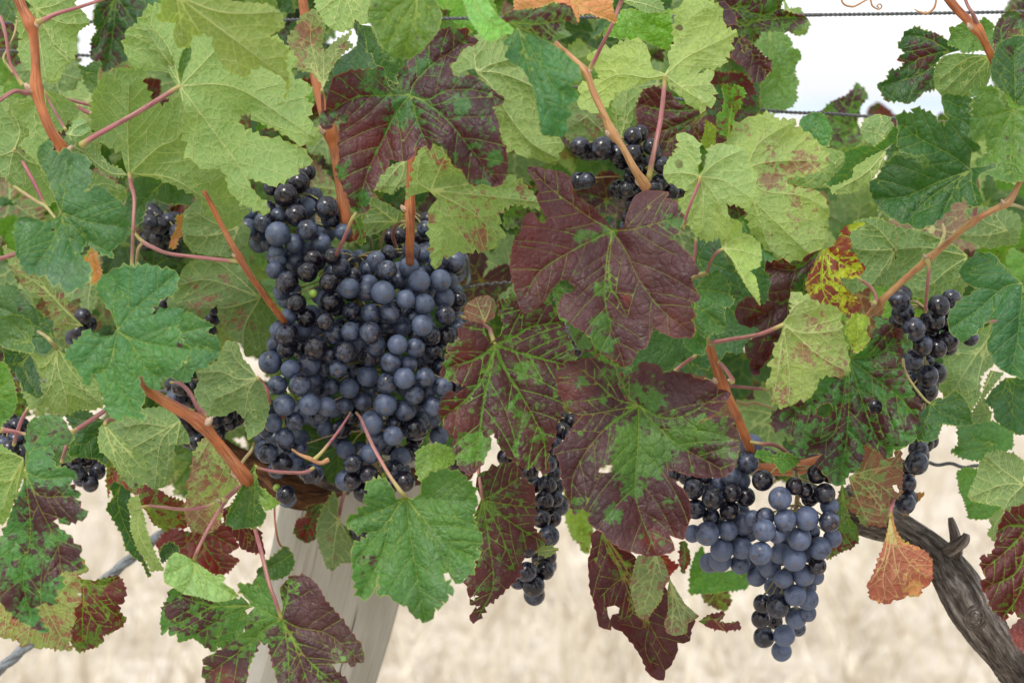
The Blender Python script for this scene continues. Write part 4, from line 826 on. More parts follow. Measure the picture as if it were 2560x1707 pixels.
leaf('I', 1.68, 't', (0.10, 0.15, 0.03), (930, 440), "1050,420 1200,480; 1050,500 1090,590; 1080,460 1210,560", "900,310 960,290 1050,330 1102,370 1200,402 1212,480 1222,570 1130,572 1080,592 1000,542 960,470 920,430", p=.5, red=1.0)
leaf('I', 1.64, 't', (0.09, 0.14, 0.03), (820, 80), "760,180 720,300; 850,250 910,330", "700,150 760,60 900,200 940,300 900,360 830,330 790,290 720,300 705,380 695,250", p=.6, red=1.0)
leaf('I', 1.76, 't', (0.05, 0.10, 0.025), (1300, 560), "1200,700 1080,720; 1350,700 1460,860; 1400,620 1540,700; 1220,620; 1330,700 1250,830", "1100,572 1240,602 1400,522 1500,560 1562,700 1490,742 1567,782 1500,852 1452,882 1350,862 1200,802 1050,742 1018,680", p=.85, red=.65, vg=.5, tilt=(0, .2), label='dull red leaf in the shade below the cane, lower left')
leaf('I', 1.60, 'u', (0.22, 0.27, 0.06), (1400, -60), "1350,150 1300,400 1290,590; 1450,150 1530,300; 1280,150; 1400,250 1470,420", "1310,10 1380,-60 1402,50 1480,110 1512,180 1562,290 1530,332 1450,400 1452,480 1430,562 1380,602 1320,612 1250,592 1210,500 1200,440 1232,350 1220,290 1250,200 1262,100",
 p=.4, blobs=((1300, 500, 90, .4), (1270, 180, 70, .3), (1400, 330, 80, .2)), tilt=(.2, .2), label='pink-tinged oval leaf behind the cut orange cane')
leaf('I', 1.66, 't', (0.05, 0.09, 0.03), (1460, 420), "1600,560 1720,730; 1500,520; 1640,650", "1450,450 1560,400 1660,570 1700,590 1712,650 1735,742 1640,732 1570,702 1560,660 1500,600 1470,540", p=.92, red=.25, tilt=(.2, 0))
leaf('I', 1.53, 't', (0.036, 0.110, 0.035), (1673, 160), "1650,300 1600,560; 1690,300 1700,470; 1640,240 1500,520; 1660,400 1650,565", "1668,148 1672,210 1690,300 1732,390 1710,432 1742,490 1712,552 1660,572 1602,572 1540,582 1470,542 1490,480 1560,332 1612,240", blobs=((1650, 420, 50, .6), (1560, 430, 30, .3)), tilt=(-.3, .1), label='small folded green leaf on a yellow stalk beside the old wood',
 pet="1700,185,1.53,10 1800,205,1.535,11 1980,212,1.55,12 2050,180,1.56,13")
leaf('I', 1.52, 't', (0.10, 0.20, 0.04), (1680, 250), "1740,360 1825,410; 1700,330 1720,440", "1688,295 1740,332 1780,372 1832,412 1780,442 1742,462 1710,422 1700,380", p=.1, tilt=(.5, .1))
leaf('I', 1.50, 't', (0.20, 0.35, 0.14), (1268, 785), "1150,850 1085,870; 1250,900 1190,1000; 1350,900 1540,1015; 1300,900 1330,1010", "1265,783 1200,750 1150,730 1100,770 1068,880 1080,932 1150,972 1200,1005 1300,1020 1400,1056 1480,1050 1562,1020 1520,970 1450,930 1476,900 1440,870 1412,890 1340,840",
 tilt=(.1, .5), label='pale mint leaf lying flat, seen edge-up, bottom left', pet="1290,720,1.50,12 1350,600,1.51,12 1420,480,1.52,12 1480,390,1.54,13", teeth=.4)
leaf('I', 1.66, 't', DG, (1140, 750), "1080,740; 1120,690", "1040,742 1060,690 1120,665 1170,700 1172,740 1100,765 1060,805")
leaf('I', 1.575, 't', (0.060, 0.165, 0.035), (1650, 1075), "1500,1090 1300,1060 1130,1000; 1480,1150 1280,1270; 1400,1090 1200,1180 1070,1230; 1560,1200 1480,1330",
 "1650,1090 1600,1038 1520,1040 1400,1050 1300,1010 1120,970 1100,1020 1060,1110 1048,1180 1060,1275 1100,1232 1110,1282 1152,1262 1170,1322 1260,1292 1320,1332 1400,1382 1412,1342 1470,1362 1560,1302 1592,1232 1642,1180 1602,1110",
 p=.3, blobs=((1140, 1110, 80, .5), (1330, 1180, 80, .3), (1450, 1180, 50, .2), (1560, 1090, 60, -.2)), tilt=(.1, .2), label='green leaf with square purple spots below the mint leaf, bottom')
leaf('I', 1.515, 't', (0.060, 0.155, 0.035), (1840, 1170), "1700,1100 1600,1000; 1740,1220 1600,1350 1340,1540; 1930,1350 2010,1580; 1880,1350 1890,1600; 1960,1225 2140,1265 2360,1440; 1870,1050 1890,920; 2000,1420 2200,1600",
 "1836,1158 1790,1052 1770,962 1730,905 1670,898 1650,940 1550,940 1580,1002 1662,1090 1620,1182 1600,1250 1500,1342 1400,1390 1320,1432 1352,1470 1320,1502 1340,1560 1420,1660 1600,1660 1620,1502 1660,1392 1700,1310 1752,1322 1780,1450 1810,1568 1840,1660 2260,1660 2270,1568 2200,1512 2168,1460 2270,1450 2320,1476 2330,1450 2380,1450 2368,1362 2330,1302 2258,1202 2190,1120 2128,1050 2090,970 2060,930 1998,885 1910,883 1858,930 1830,1000 1848,1080",
 p=.66, blobs=((1720, 1040, 160, -.6), (2100, 1200, 240, .45), (1600, 1250, 100, -.2), (1780, 1160, 60, -.3), (1850, 1300, 90, -.25), (1450, 1540, 90, .15, .5)), vg=.45, tilt=(.1, .3),
 label='leaf green on one side and glossy purple on the other, bottom, before the post', teeth=.7, fold=((1850, 1170), (-.9, .2), .4), pet="1800,1050,1.51,13 1760,940,1.51,13 1700,700,1.52,14 1660,560,1.54,13")
leaf('J', 1.49, 't', (0.055, 0.155, 0.045), (1085, 372), "1112,620 1150,850 1212,1180; 1210,520 1370,690 1540,760; 1260,640 1400,900 1450,930; 1000,480 920,760 790,1015; 1200,380 1370,392 1535,400; 960,440 840,480 705,530; 940,560 830,700 750,800",
 "1082,372 1020,382 1010,330 970,272 930,250 860,262 818,300 850,362 805,380 832,430 762,450 770,482 700,510 688,542 740,592 800,602 837,600 830,642 740,682 728,752 740,850 750,932 778,1020 840,1032 880,970 905,880 912,960 898,1012 970,1012 1040,1070 1090,1082 1130,1142 1217,1190 1270,1132 1270,1090 1312,1096 1315,1050 1362,1045 1350,1000 1402,980 1370,942 1380,902 1330,872 1440,937 1490,880 1532,840 1530,790 1562,770 1545,710 1582,630 1540,560 1522,490 1555,400 1520,300 1460,230 1380,200 1330,183 1230,230 1180,290 1178,350 1130,380",
 p=.03, blobs=((800, 800, 90, .65), (830, 960, 60, .5), (1410, 850, 60, .75), (1140, 930, 60, .45), (1200, 1100, 50, .4), (990, 440, 16, .8), (880, 780, 50, .4)), tilt=(0, .25), label='bright green maple-shaped leaf in front of the post, bottom centre', puff=1.2, bend=.9,
 pet="1050,335,1.485,15 970,220,1.49,13 880,60,1.50,12 815,-80,1.53,11 790,-140,1.60,10 760,-180,1.68,10")
leaf('J', 1.60, 't', (0.055, 0.125, 0.028), (1585, 390), "1630,690 1655,950 1560,1150; 1760,530 1980,665; 1700,330 1835,240; 1540,600 1550,780; 1700,600 1800,860; 1750,420 1920,440",
 "1575,385 1540,300 1558,220 1680,172 1740,155 1810,168 1847,220 1830,250 1880,270 1927,330 1927,450 1920,570 1942,605 2002,660 1970,702 1900,700 1850,722 1840,800 1810,900 1700,1012 1600,1090 1560,1172 1500,1172 1512,1130 1572,1080 1500,1072 1562,1020 1490,1012 1480,900 1540,830 1532,790 1562,770 1550,710 1580,630 1540,560 1530,490",
 p=.72, vg=.75, red=.15, blobs=((1600, 450, 90, -.3), (1980, 670, 50, -.2), (1640, 200, 60, -.2)), tilt=(.1, .3), label='dull purple leaf with green veins, hanging behind the bright green one', pet="1575,320,1.60,12 1560,200,1.61,12 1570,60,1.62,12")
leaf('J', 1.74, 'u', (0.10, 0.15, 0.065), (645, 520), "620,640 600,830; 580,460; 700,620 740,700; 560,600", "640,512 640,400 615,332 540,440 500,560 505,640 530,720 560,820 610,852 650,800 725,802 742,700 762,650 700,580", p=.12, blobs=((590, 650, 60, .5), (590, 770, 60, .4)), tilt=(.2, .1), label='small grey-green leaf hanging against the post', pet="660,430,1.745,12 690,310,1.74,12")
leaf('J', 1.76, 't', (0.030, 0.07, 0.015), (540, 410), "470,520 420,640; 450,460 370,520", "440,430 500,415 560,405 532,480 500,560 500,640 440,672 380,642 350,592 370,520 430,500", p=.55, red=.8)
leaf('J', 1.72, 't', (0.028, 0.085, 0.022), (350, 740), "250,800 130,850", "108,852 190,780 290,690 350,740 357,800 320,880 230,912 120,902", tilt=(0, .3))
leaf('J', 1.62, 't', (0.09, 0.19, 0.04), (1260, -20), "1200,150 1160,260; 1280,130", "1152,70 1210,40 1300,20 1402,60 1402,150 1340,182 1240,222 1182,272 1150,202", p=.05)
leaf('K', 1.585, 't', (0.045, 0.10, 0.022), (800, 600), "850,750 1000,820 1100,830; 960,840 860,950 780,1030; 1020,950 1100,1180 1080,1350 1130,1500; 1080,1180 920,1200; 1000,1080 900,1180; 760,800; 1150,1280 1230,1400",
 "720,620 760,585 800,600 900,690 1000,745 1040,800 1180,900 1232,1000 1300,1130 1410,1180 1380,1240 1372,1312 1290,1322 1282,1400 1240,1482 1212,1502 1202,1568 1150,1562 1100,1522 1060,1430 1000,1330 930,1250 860,1215 857,1242 775,1215 760,1120 720,980 705,800 730,700",
 p=.93, vg=.62, red=.12, holes=("830,1090 880,1078 912,1095 905,1130 865,1138 850,1172 836,1140",), tilt=(.1, .1), label='deep purple hanging leaf with a hole, over the straw, bottom', teeth=.4)
leaf('K', 1.57, 't', (0.05, 0.10, 0.022), (1430, 1175), "1550,1170 1690,1225; 1500,1150 1580,1125", "1425,1182 1500,1140 1592,1120 1592,1152 1560,1192 1640,1192 1690,1180 1707,1230 1600,1246 1500,1225", p=.8, red=.3, tilt=(.3, .4))
leaf('K', 1.535, 'u', (0.18, 0.20, 0.08), (1150, 745), "1130,900 1060,1140; 1080,850; 1190,900", "1030,755 1162,740 1202,800 1242,900 1200,962 1187,1040 1140,1100 1092,1172 1050,1162 1020,1130 1000,1050 980,950 1000,860", p=.35, tilt=(-.2, .2), label='pale pinkish leaf hanging in front of the deep purple one', teeth=.5)
leaf('K', 1.55, 'u', (0.18, 0.19, 0.09), (1240, 900), "1260,1060 1250,1250; 1300,1060 1400,1160; 1320,1200", "1240,902 1290,990 1340,1070 1432,1150 1400,1172 1360,1192 1350,1262 1270,1276 1220,1256 1203,1190 1230,1110 1225,980", p=.42, tilt=(.2, .1), teeth=.3)
leaf('K', 1.80, 't', (0.045, 0.14, 0.028), (1500, 760), "1560,860 1620,980; 1650,850 1760,900; 1430,880", "1400,760 1450,690 1500,800 1600,860 1740,820 1790,800 1780,900 1742,970 1640,982 1500,1002 1370,1002 1372,860", tilt=(.1, .2))
leaf('K', 1.84, 't', (0.09, 0.15, 0.03), (1520, 930), "1540,1020 1560,1090", "1430,970 1620,970 1642,1060 1610,1112 1540,1100 1460,1042", p=.5, red=.3)
leaf('K', 1.86, 't', (0.12, 0.20, 0.03), (560, 240), "600,420 680,620; 640,420 720,520", "530,280 550,350 560,520 600,632 650,672 662,722 710,742 740,600 720,480 640,300 600,240", p=.25, red=.4)
leaf('K', 1.62, 'u', (0.13, 0.16, 0.09), (515, 705), "440,720 370,725", "360,722 400,690 450,692 515,705 480,740 440,762 400,750", p=.2, tilt=(.2, .5))
leaf('K', 1.70, 't', (0.16, 0.05, 0.02), (1170, 760), "1240,820; 1220,870", "1165,760 1215,748 1250,790 1300,822 1270,850 1240,885 1205,860", p=.9, red=1.0)
leaf('K', 1.72, 't', (0.05, 0.09, 0.03), (1325, 660), "1340,760 1325,860", "1310,660 1340,655 1372,740 1375,790 1325,872 1300,800", p=.55, red=.5)
leaf('M', 1.58, 't', (0.07, 0.20, 0.035), (440, 115), "540,120 620,130; 500,170; 380,100", "330,100 370,65 440,82 450,110 490,75 560,90 627,130 600,165 560,182 510,222 490,190 452,140 400,137", tilt=(.2, .5), label='tiny bright green leaf above the pale blue bunch')
leaf('M', 1.62, 'u', (0.17, 0.20, 0.08), (950, 235), "1100,262 1240,370; 1010,400 1080,545; 1100,190 1280,160; 1080,340 1180,480", "945,240 1040,180 1052,120 1030,60 1072,20 1142,70 1190,122 1250,110 1262,-20 1280,60 1300,200 1292,350 1240,400 1220,460 1180,566 1120,552 1050,556 1020,530 1000,480 950,452 940,400 990,370 962,310",
 p=.62, red=.35, blobs=((1030, 520, 40, -.3), (1270, 250, 50, .2, .8), (1190, 540, 40, -.2)), tilt=(.1, .1), label='dusty pink-purple leaf underside below the quilted leaf', holes=("1230,295 1262,290 1278,320 1270,345 1245,330",))
leaf('M', 1.68, 't', (0.06, 0.13, 0.03), (900, 280), "900,450 880,600 830,740; 950,560", "900,280 930,330 950,400 930,480 1000,570 1012,650 970,702 890,732 800,782 860,640 880,500 870,400", p=.45, red=.4, tilt=(.3, .1))
leaf('M', 1.60, 'u', (0.30, 0.15, 0.07), (1215, 500), "1215,700 1170,900 1190,1050; 1260,680 1360,820 1470,900; 1180,760 1090,930; 1250,800 1290,960",
 "1210,480 1235,478 1250,590 1310,670 1380,690 1450,730 1492,790 1492,910 1450,962 1420,960 1420,1002 1380,1020 1330,1012 1290,1040 1240,1040 1197,1070 1130,1050 1085,1036 1080,980 1060,950 1110,870 1160,730 1200,600",
 p=.62, red=1.0, dry=.12, vg=.1, blobs=((1230, 560, 90, -.6), (1350, 980, 50, -.4), (1200, 800, 120, .35)), tilt=(.2, .1), label='withered orange-pink leaf hanging beside the bare trunk', pet="1225,440,1.61,14 1240,380,1.63,13", teeth=.9)
leaf('M', 1.66, 't', (0.30, 0.12, 0.05), (1380, 420), "1430,350", "1350,350 1400,342 1442,350 1400,400 1360,440 1320,490 1290,480 1340,420", dry=.1)
leaf('M', 1.64, 't', (0.050, 0.145, 0.040), (1900, 20), "1780,60 1640,70; 1820,110; 1750,0", "1612,70 1660,40 1660,-100 1900,-120 2020,-60 2020,40 1900,130 1800,132 1740,130 1680,112", tilt=(.1, .2))
leaf('M', 1.70, 't', (0.060, 0.165, 0.030), (1850, 200), "1780,330 1740,500; 1850,380 1940,440; 1700,230", "1650,212 1700,180 1790,190 1900,200 1960,300 1980,400 1950,432 1930,500 1830,517 1730,512 1710,422 1670,332", tilt=(.1, .2))
leaf('M', 1.585, 'u', (0.13, 0.20, 0.085), (2091, 290), "1950,290 1740,370; 1960,200 1850,100; 2000,380 1960,460", "2085,270 2190,230 2190,400 2050,442 1970,476 1940,430 1860,420 1742,392 1730,340 1770,270 1800,160 1842,90 1930,70 2030,90 2091,140", p=.1, blobs=((1780, 240, 50, .3), (2050, 340, 60, .3)), tilt=(-.1, .1), label='grey-green leaf underside at the right edge, above the dark red leaf')
leaf('M', 1.64, 'u', (0.15, 0.22, 0.10), (1980, 440), "1900,560 1890,650", "1960,470 1940,560 1900,662 1850,612 1882,560 1860,520 1950,435 2000,430", p=.1)
leaf('M', 1.55, 't', (0.055, 0.105, 0.020), (2130, 560), "1990,560 1920,600; 2000,700 1830,840; 2050,850 1850,960; 2080,950 1960,1150; 2040,480",
 "2190,370 2060,430 2000,470 1960,480 1922,580 1900,702 1880,740 1850,765 1815,750 1810,830 1842,900 1812,950 1842,1002 1880,1090 1962,1182 1980,1130 2030,1120 2072,1160 2010,1222 2000,1262 2050,1342 2100,1390 2190,1420",
 p=.84, vg=.75, red=.35, blobs=((1960, 1100, 60, -.35), (2050, 1170, 50, -.3), (2050, 1300, 70, 0, .6)), tilt=(-.1, .1), label='dark red leaf with green veins at the right edge', puff=1.6)

leaf('B', 1.585, 'u', (0.16, 0.27, 0.055), (1245, 1245), "1330,1050 1380,960; 1450,1210 1720,1180; 1400,1260 1700,1290 1950,1320; 1400,1320 1560,1420 1700,1560; 1290,1320 1330,1500 1290,1720; 1160,1180 1180,1030",
 "1238,1252 1150,1272 1075,1292 1085,1270 1130,1180 1140,1050 1200,940 1300,960 1450,1080 1560,1190 1700,1190 1760,1140 1850,1200 1952,1310 1972,1342 1930,1362 1800,1330 1730,1352 1690,1392 1702,1430 1690,1470 1742,1542 1680,1572 1642,1630 1540,1626 1500,1652 1430,1642 1380,1672 1330,1672 1290,1752 1275,1762 1250,1700 1240,1560 1228,1380 1252,1342 1290,1300",
 p=.28, blobs=((1560, 1560, 90, .35), (1450, 1380, 60, .4), (1250, 1420, 40, .6), (1330, 1080, 70, .4), (1580, 1330, 70, .3), (1860, 1270, 60, .3)), tilt=(.1, -.1), label='yellow-green leaf with purple freckles beside the upright cane, under the blotched leaf', vg=.3)
leaf('B', 1.62, 'u', UL, (1080, 1040), "1000,1130 920,1230; 1060,1150 1000,1250", "962,1100 1060,1050 1110,1020 1105,1200 1020,1232 1000,1272 900,1242 868,1252 920,1150", p=.3, tilt=(.1, .1))
leaf('B', 1.66, 'u', UD, (1020, 1450), "900,1360 860,1300; 900,1450 820,1460; 1040,1380", "860,1290 960,1330 1060,1390 1050,1450 980,1480 900,1520 840,1540 790,1480 830,1400", p=.05)
leaf('B', 1.62, 't', GR, (750, 1420), "790,1520 800,1600", "745,1430 790,1400 810,1480 820,1560 790,1610 750,1570 735,1500", p=.4, red=.6, tilt=(.4, .1))
leaf('A', 1.53, 't', (0.05, 0.13, 0.05), (1180, 540), "1195,420 1235,300; 1170,480", "1182,552 1165,480 1172,400 1190,340 1235,290 1252,330 1245,390 1215,440 1195,490", tilt=(.5, .1), label='narrow folded green lobe where the red stalk meets the large pale leaf', teeth=.3)
leaf('A', 1.54, 'u', (0.17, 0.26, 0.05), (1150, 470), "1050,330 960,200; 1120,420 1060,360", "1160,478 1110,470 1060,400 1030,380 1045,330 985,330 980,270 930,230 890,160 960,165 1020,220 1080,300 1130,390", tilt=(.5, .1), teeth=.8)
leaf('E', 1.60, 't', (0.30, 0.12, 0.05), (600, 310), "620,420 640,520; 570,390", "520,360 570,380 590,300 630,310 640,400 665,470 640,530 590,552 610,490 590,430", dry=.1, tilt=(.3, .1), label='scrap of withered orange leaf between two blue-green leaves, left')
leaf('E', 1.72, 't', (0.30, 0.14, 0.05), (1230, 90), "1180,160; 1130,250", "1150,110 1200,95 1230,140 1250,200 1170,250 1140,320 1105,300 1130,230 1160,170", dry=.2)

leaf('B', 1.72, 't', DG, (1060, 640), "1040,520; 1000,560; 1090,560", "930,430 1000,470 1060,440 1130,450 1150,560 1120,660 1040,650 960,620 900,560", p=.5)
leaf('A', 1.66, 'u', UD, (480, 960), "560,1000 620,1060; 520,900", "400,930 460,860 540,830 620,880 660,960 640,1040 570,1060 500,1020 430,1010")

leaf('J', 1.75, 't', (0.028, 0.075, 0.020), (640, 40), "500,120 440,200; 640,160 620,260; 760,120 860,200; 560,-60 480,-140; 740,-40 840,-120", "630,20 560,-100 440,-170 380,-40 400,120 420,240 520,200 600,290 680,210 780,270 900,200 940,60 900,-80 800,-180 700,-110", p=.1, tilt=(0, .1))
leaf('F', 1.80, 't', (0.026, 0.070, 0.020), (1050, 560), "1050,900 1060,1250; 1250,800 1380,900; 800,800 650,950; 1250,560 1400,480; 850,560 700,480", "1040,540 960,420 780,380 620,480 640,700 560,900 640,1080 820,1020 900,1180 1060,1330 1220,1180 1300,1030 1420,960 1360,760 1440,560 1360,400 1180,400", p=.1, tilt=(0, .1))
leaf('F', 1.79, 't', (0.030, 0.080, 0.022), (560, 900), "600,1200 620,1480; 420,1000 330,1150; 760,1050 860,1240", "550,890 450,850 330,940 260,1100 330,1260 440,1300 500,1460 620,1560 740,1440 800,1340 920,1280 880,1080 780,920 660,860", p=.1, tilt=(0, .1))
leaf('I', 1.70, 't', (0.040, 0.100, 0.025), (360, -60), "330,80 300,200; 450,40 520,100; 250,20 200,100", "350,-70 250,-60 190,20 180,110 240,160 280,230 340,200 400,150 470,130 540,90 500,0 440,-60", p=.3, tilt=(0, .1))

# ------------------------------------------------------------------ generic leaves that fill the shade behind
def generic_outline(r, rot, squash, rr):
    """five-lobed leaf outline round (0,0) = junction, radius r px"""
    tips = [(-90 + 180, 1.0, 'm'), (38, .88, 's'), (142, .88, 's'), (-22, .66, 'b'), (202, .66, 'b')]
    key = [(-78, .22), (-62, .62), (-40, .72), (-18, .80), (2, .66), (12, .55), (24, .80), (40, .95), (54, .84), (64, .56), (74, .78), (90, 1.12),
           (106, .78), (116, .56), (126, .84), (140, .95), (156, .80), (168, .55), (178, .66), (198, .80), (220, .72), (242, .62), (258, .22)]
    P = [(0, 0)]
    for a, k in key:
        k2 = k * rr.uniform(.88, 1.1) * r; a2 = math.radians(a + rr.uniform(-4, 4))
        P.append((k2 * math.cos(a2), k2 * math.sin(a2)))
    V = []
    for a, k in ((90, 1.08), (40, .9), (140, .9), (-20, .74), (200, .74)):
        a2 = math.radians(a)
        V.append([(0.5 * k * r * math.cos(a2 + .06), 0.5 * k * r * math.sin(a2 + .06)), (k * r * math.cos(a2), k * r * math.sin(a2))])
    c, s = math.cos(rot), math.sin(rot)
    f = lambda q: (q[0] * squash[0] * c - q[1] * squash[1] * s, q[0] * squash[0] * s + q[1] * squash[1] * c)
    return np.array([f(p) for p in P]), [np.array([f(p) for p in v]) for v in V]

K = 2560 / 2352.0
CANOPY = np.array([(-150, -150), (1790, -150), (1800, 120), (1770, 265), (1900, 290), (2060, 310), (2250, 210), (2300, 20), (2330, -150), (2500, -150), (2500, 800), (2280, 830),
                   (2240, 850), (2210, 950), (2080, 1050), (1960, 1110), (1800, 1120), (1560, 1090), (1320, 1160), (1250, 960), (1140, 1000),
                   (1090, 1080), (960, 1130), (700, 1120), (600, 1060), (570, 1060), (420, 1150), (330, 1110), (240, 1060), (180, 970), (-150, 960)], float) * K
GAPS = [(207, 100, 34), (190, 15, 30), (810, 100, 34), (575, 835, 24), (660, 880, 20), (1640, 820, 8), (2275, 890, 60), (190, 955, 40), (450, 935, 14), (2140, 960, 40), (1130, 1010, 20)]
GAPS = [(a * K, b * K, c * K) for a, b, c in GAPS]
def fillers(n, dlo, dhi, rlo, rhi, seed, grid):
    rr = random.Random(seed); made = 0; tries = 0; placed = []
    while made < n and tries < 6000:
        tries += 1
        x, y = rr.uniform(-120, 2680), rr.uniform(-120, 1260)
        r = rr.uniform(rlo, rhi)
        if any(math.hypot(x - a, y - b) < r * 0.46 for a, b in placed): continue
        o, vs = generic_outline(r, rr.uniform(-1.3, 1.3), (rr.uniform(.65, 1), rr.uniform(.75, 1)), rr)
        o = o + (x, y)
        if not inside(o, CANOPY).all(): continue
        if any((np.hypot(o[:, 0] - a, o[:, 1] - b) < c * 1.0).any() or inside(np.array([(a, b)]), o)[0] for a, b, c in GAPS): continue
        vs = [v + (x, y) for v in vs]
        side = 'u' if rr.random() < .4 else 't'
        k = rr.random()
        col = [GR, BG, DG, VG][int(k * 4)] if side == 't' else (UD if k < .6 else UL)
        pl = rr.choice((0, 0, .1, .3, .55, .8)) if rr.random() < .7 else 0
        leaf(None, rr.uniform(dlo, dhi), side, col, None, vs, None, p=pl, red=rr.choice((0, 0, .5)), pts=(o, np.array([x, y])),
             tilt=(rr.uniform(-.6, .6), rr.uniform(-.5, .9)), grid=grid, teeth=1.0)
        placed.append((x, y)); made += 1
    return made
NF = fillers(120, 1.84, 1.94, 95, 165, 5, 10.0)
NF += fillers(50, 1.98, 2.14, 110, 185, 9, 13.0)
def plug(n, dlo, dhi, seed):
    rr = random.Random(seed); made = 0
    for t in range(2500):
        inc = inside(CELLS, CANOPY) & ~COVER
        for a, b, c in GAPS: inc &= np.hypot(CELLS[:, 0] - a, CELLS[:, 1] - b) > c
        idx = np.flatnonzero(inc)
        if len(idx) < 4 or made >= n: break
        x, y = CELLS[idx[rr.randrange(len(idx))]]
        for r in (170, 150, 120, 95, 70, 48, 30, 20):
            rot = rr.uniform(-1.3, 1.3)
            o, vs = generic_outline(r, rot, (rr.uniform(.7, 1), rr.uniform(.8, 1)), rr)
            sh = np.array([x, y]) - o.mean(0); o = o + sh
            if not inside(o, CANOPY).all(): continue
            if any((np.hypot(o[:, 0] - a, o[:, 1] - b) < c).any() or inside(np.array([(a, b)]), o)[0] for a, b, c in GAPS): continue
            vs = [v + sh for v in vs]
            side = 'u' if rr.random() < .35 else 't'
            col = rr.choice((GR, BG, DG, DG)) if side == 't' else UD
            leaf(None, rr.uniform(dlo, dhi), side, col, None, vs, None, p=rr.choice((0, 0, .1, .3, .6)), red=rr.choice((0, 0, .4)), pts=(o, sh), tilt=(rr.uniform(-.4, .4), rr.uniform(-.3, .7)), grid=12)
            made += 1
            break
        else:
            COVER[idx[rr.randrange(len(idx))]] = True
    return made
NF += plug(110, 1.96, 2.12, 21)
COVER[:] = False
NF += plug(105, 2.20, 2.34, 33)
# unseen canopy above and behind, added to block light: one leafy mass per vine
for vine, x0, x1 in ((VINE_L, -700, 1290), (VINE_R, 1290, 3300)):
    COLLECT = []
    rr = random.Random(x0)
    def far_leaf(x, y, d, r):
        o_, vs_ = generic_outline(r, rr.uniform(-1.3, 1.3), (rr.uniform(.7, 1), rr.uniform(.8, 1)), rr)
        leaf(None, d, rr.choice('tu'), GR, None, [v + (x, y) for v in vs_], None, p=rr.choice((0, .1, .5)), pts=(o_ + (x, y), np.array([x, y])), tilt=(rr.uniform(-.5, .5), rr.uniform(-.4, .8)), grid=26)
    for k in range(75):                                     # above the top edge of the picture
        x, d = rr.uniform(x0, x1), rr.uniform(1.50, 2.35)
        if x > 1800 and x < 2420: continue
        far_leaf(x, rr.uniform(-900, -230), d, rr.uniform(110, 170))
    for k in range(14):                                      # beside the left and right edges
        x = rr.uniform(-700, -230) if x0 < 0 else rr.uniform(2790, 3300)
        far_leaf(x, rr.uniform(-200, 950), rr.uniform(1.5, 2.3), rr.uniform(110, 170))
    for k in range(170):                                     # the side of the row turned away
        x, y, r = rr.uniform(max(x0, -100), min(x1, 2660)), rr.uniform(-100, 1100), rr.uniform(90, 180)
        o_, vs_ = generic_outline(r, rr.uniform(-1.3, 1.3), (.95, .95), rr); o_ = o_ + (x, y)
        if not inside(o_, CANOPY).all() or any((np.hypot(o_[:, 0] - a, o_[:, 1] - b) < c).any() or inside(np.array([(a, b)]), o_)[0] for a, b, c in GAPS): continue
        leaf(None, rr.uniform(2.36, 2.50), 'u', GR, None, [v + (x, y) for v in vs_], None, pts=(o_, np.array([x, y])), tilt=(rr.uniform(-.4, .4), rr.uniform(-.3, .5)), grid=26)
    n0 = 0; Ws, Ts, Us, At = [], [], [], {}
    for W_, T_, u_, a_ in COLLECT:
        Ws.append(W_); Ts.append(T_ + n0); Us.append(u_); n0 += len(W_)
        for k_, v_ in a_.items(): At.setdefault(k_, []).append(v_)
    COLLECT = None
    fm = mesh_obj('shade_leaf_mass', np.vstack(Ws), np.vstack(Ts), M_LEAF, vine, uv=np.vstack(Us), attrs={k_: np.concatenate(v_) for k_, v_ in At.items()}, color=(*GR, 1.0))
    fm['kind'] = 'stuff'
print('leaves', LEAF_COUNT, 'fillers', NF)

# ------------------------------------------------------------------ canes, shoots, old wood
def cane(tile, s, mat=None, label=None, parent=None, seg=16, knots=(), rough=.11, name='cane'):
    rows = px_path(tile, s)
    par = parent if parent is not None else (VINE_L if (rows[:, 0].mean() < 0.0) else VINE_R)
    rows[:, 3] *= 0.93
    P = catmull(rows, 10)
    for (u, v, k, w) in knots:                       # swellings at the nodes
        x, y = src(tile, u, v)
        q = world_pts([[x, y]], [1.0])[0] - CAMP
        dd = []
        for p_ in P:
            a = p_[:3] - CAMP; a = a / (a @ FWD)
            dd.append(np.linalg.norm(a - q) * FPX)
        dd = np.array(dd)
        P[:, 3] *= 1 + k * np.exp(-(dd / (w * U)) ** 2)
    V, F, UVs, AL = tube_geo(P, seg, n=1, rough=rough, seed=len(bpy.data.objects) % 17)
    o = mesh_obj(name, V, F, mat or M_CANE, par, label, uv=UVs, attrs={'along': AL})
    # bud and leaf scars at the nodes
    for (u, v, k, w) in knots:
        x, y = src(tile, u, v)
        i = int(np.argmin([np.linalg.norm((p_[:3] - CAMP) / ((p_[:3] - CAMP) @ FWD) - (world_pts([[x, y]], [1.0])[0] - CAMP)) for p_ in P]))
        c = P[i, :3]; r = P[i, 3]
        sdx = rng.choice((-1, 1))
        bud = [(*(c + np.array([sdx * r * .7, -r * .3, 0])), r * .55), (*(c + np.array([sdx * r * 1.15, -r * .45, r * .35])), r * .45), (*(c + np.array([sdx * r * 1.45, -r * .5, r * .8])), r * .16)]
        V, F, UVs, AL = tube_geo(np.array(bud), 8, n=3, rough=.2, seed=i)
        mesh_obj('bud', V, F, M_NODE, o, uv=UVs, attrs={'along': AL})
    return o

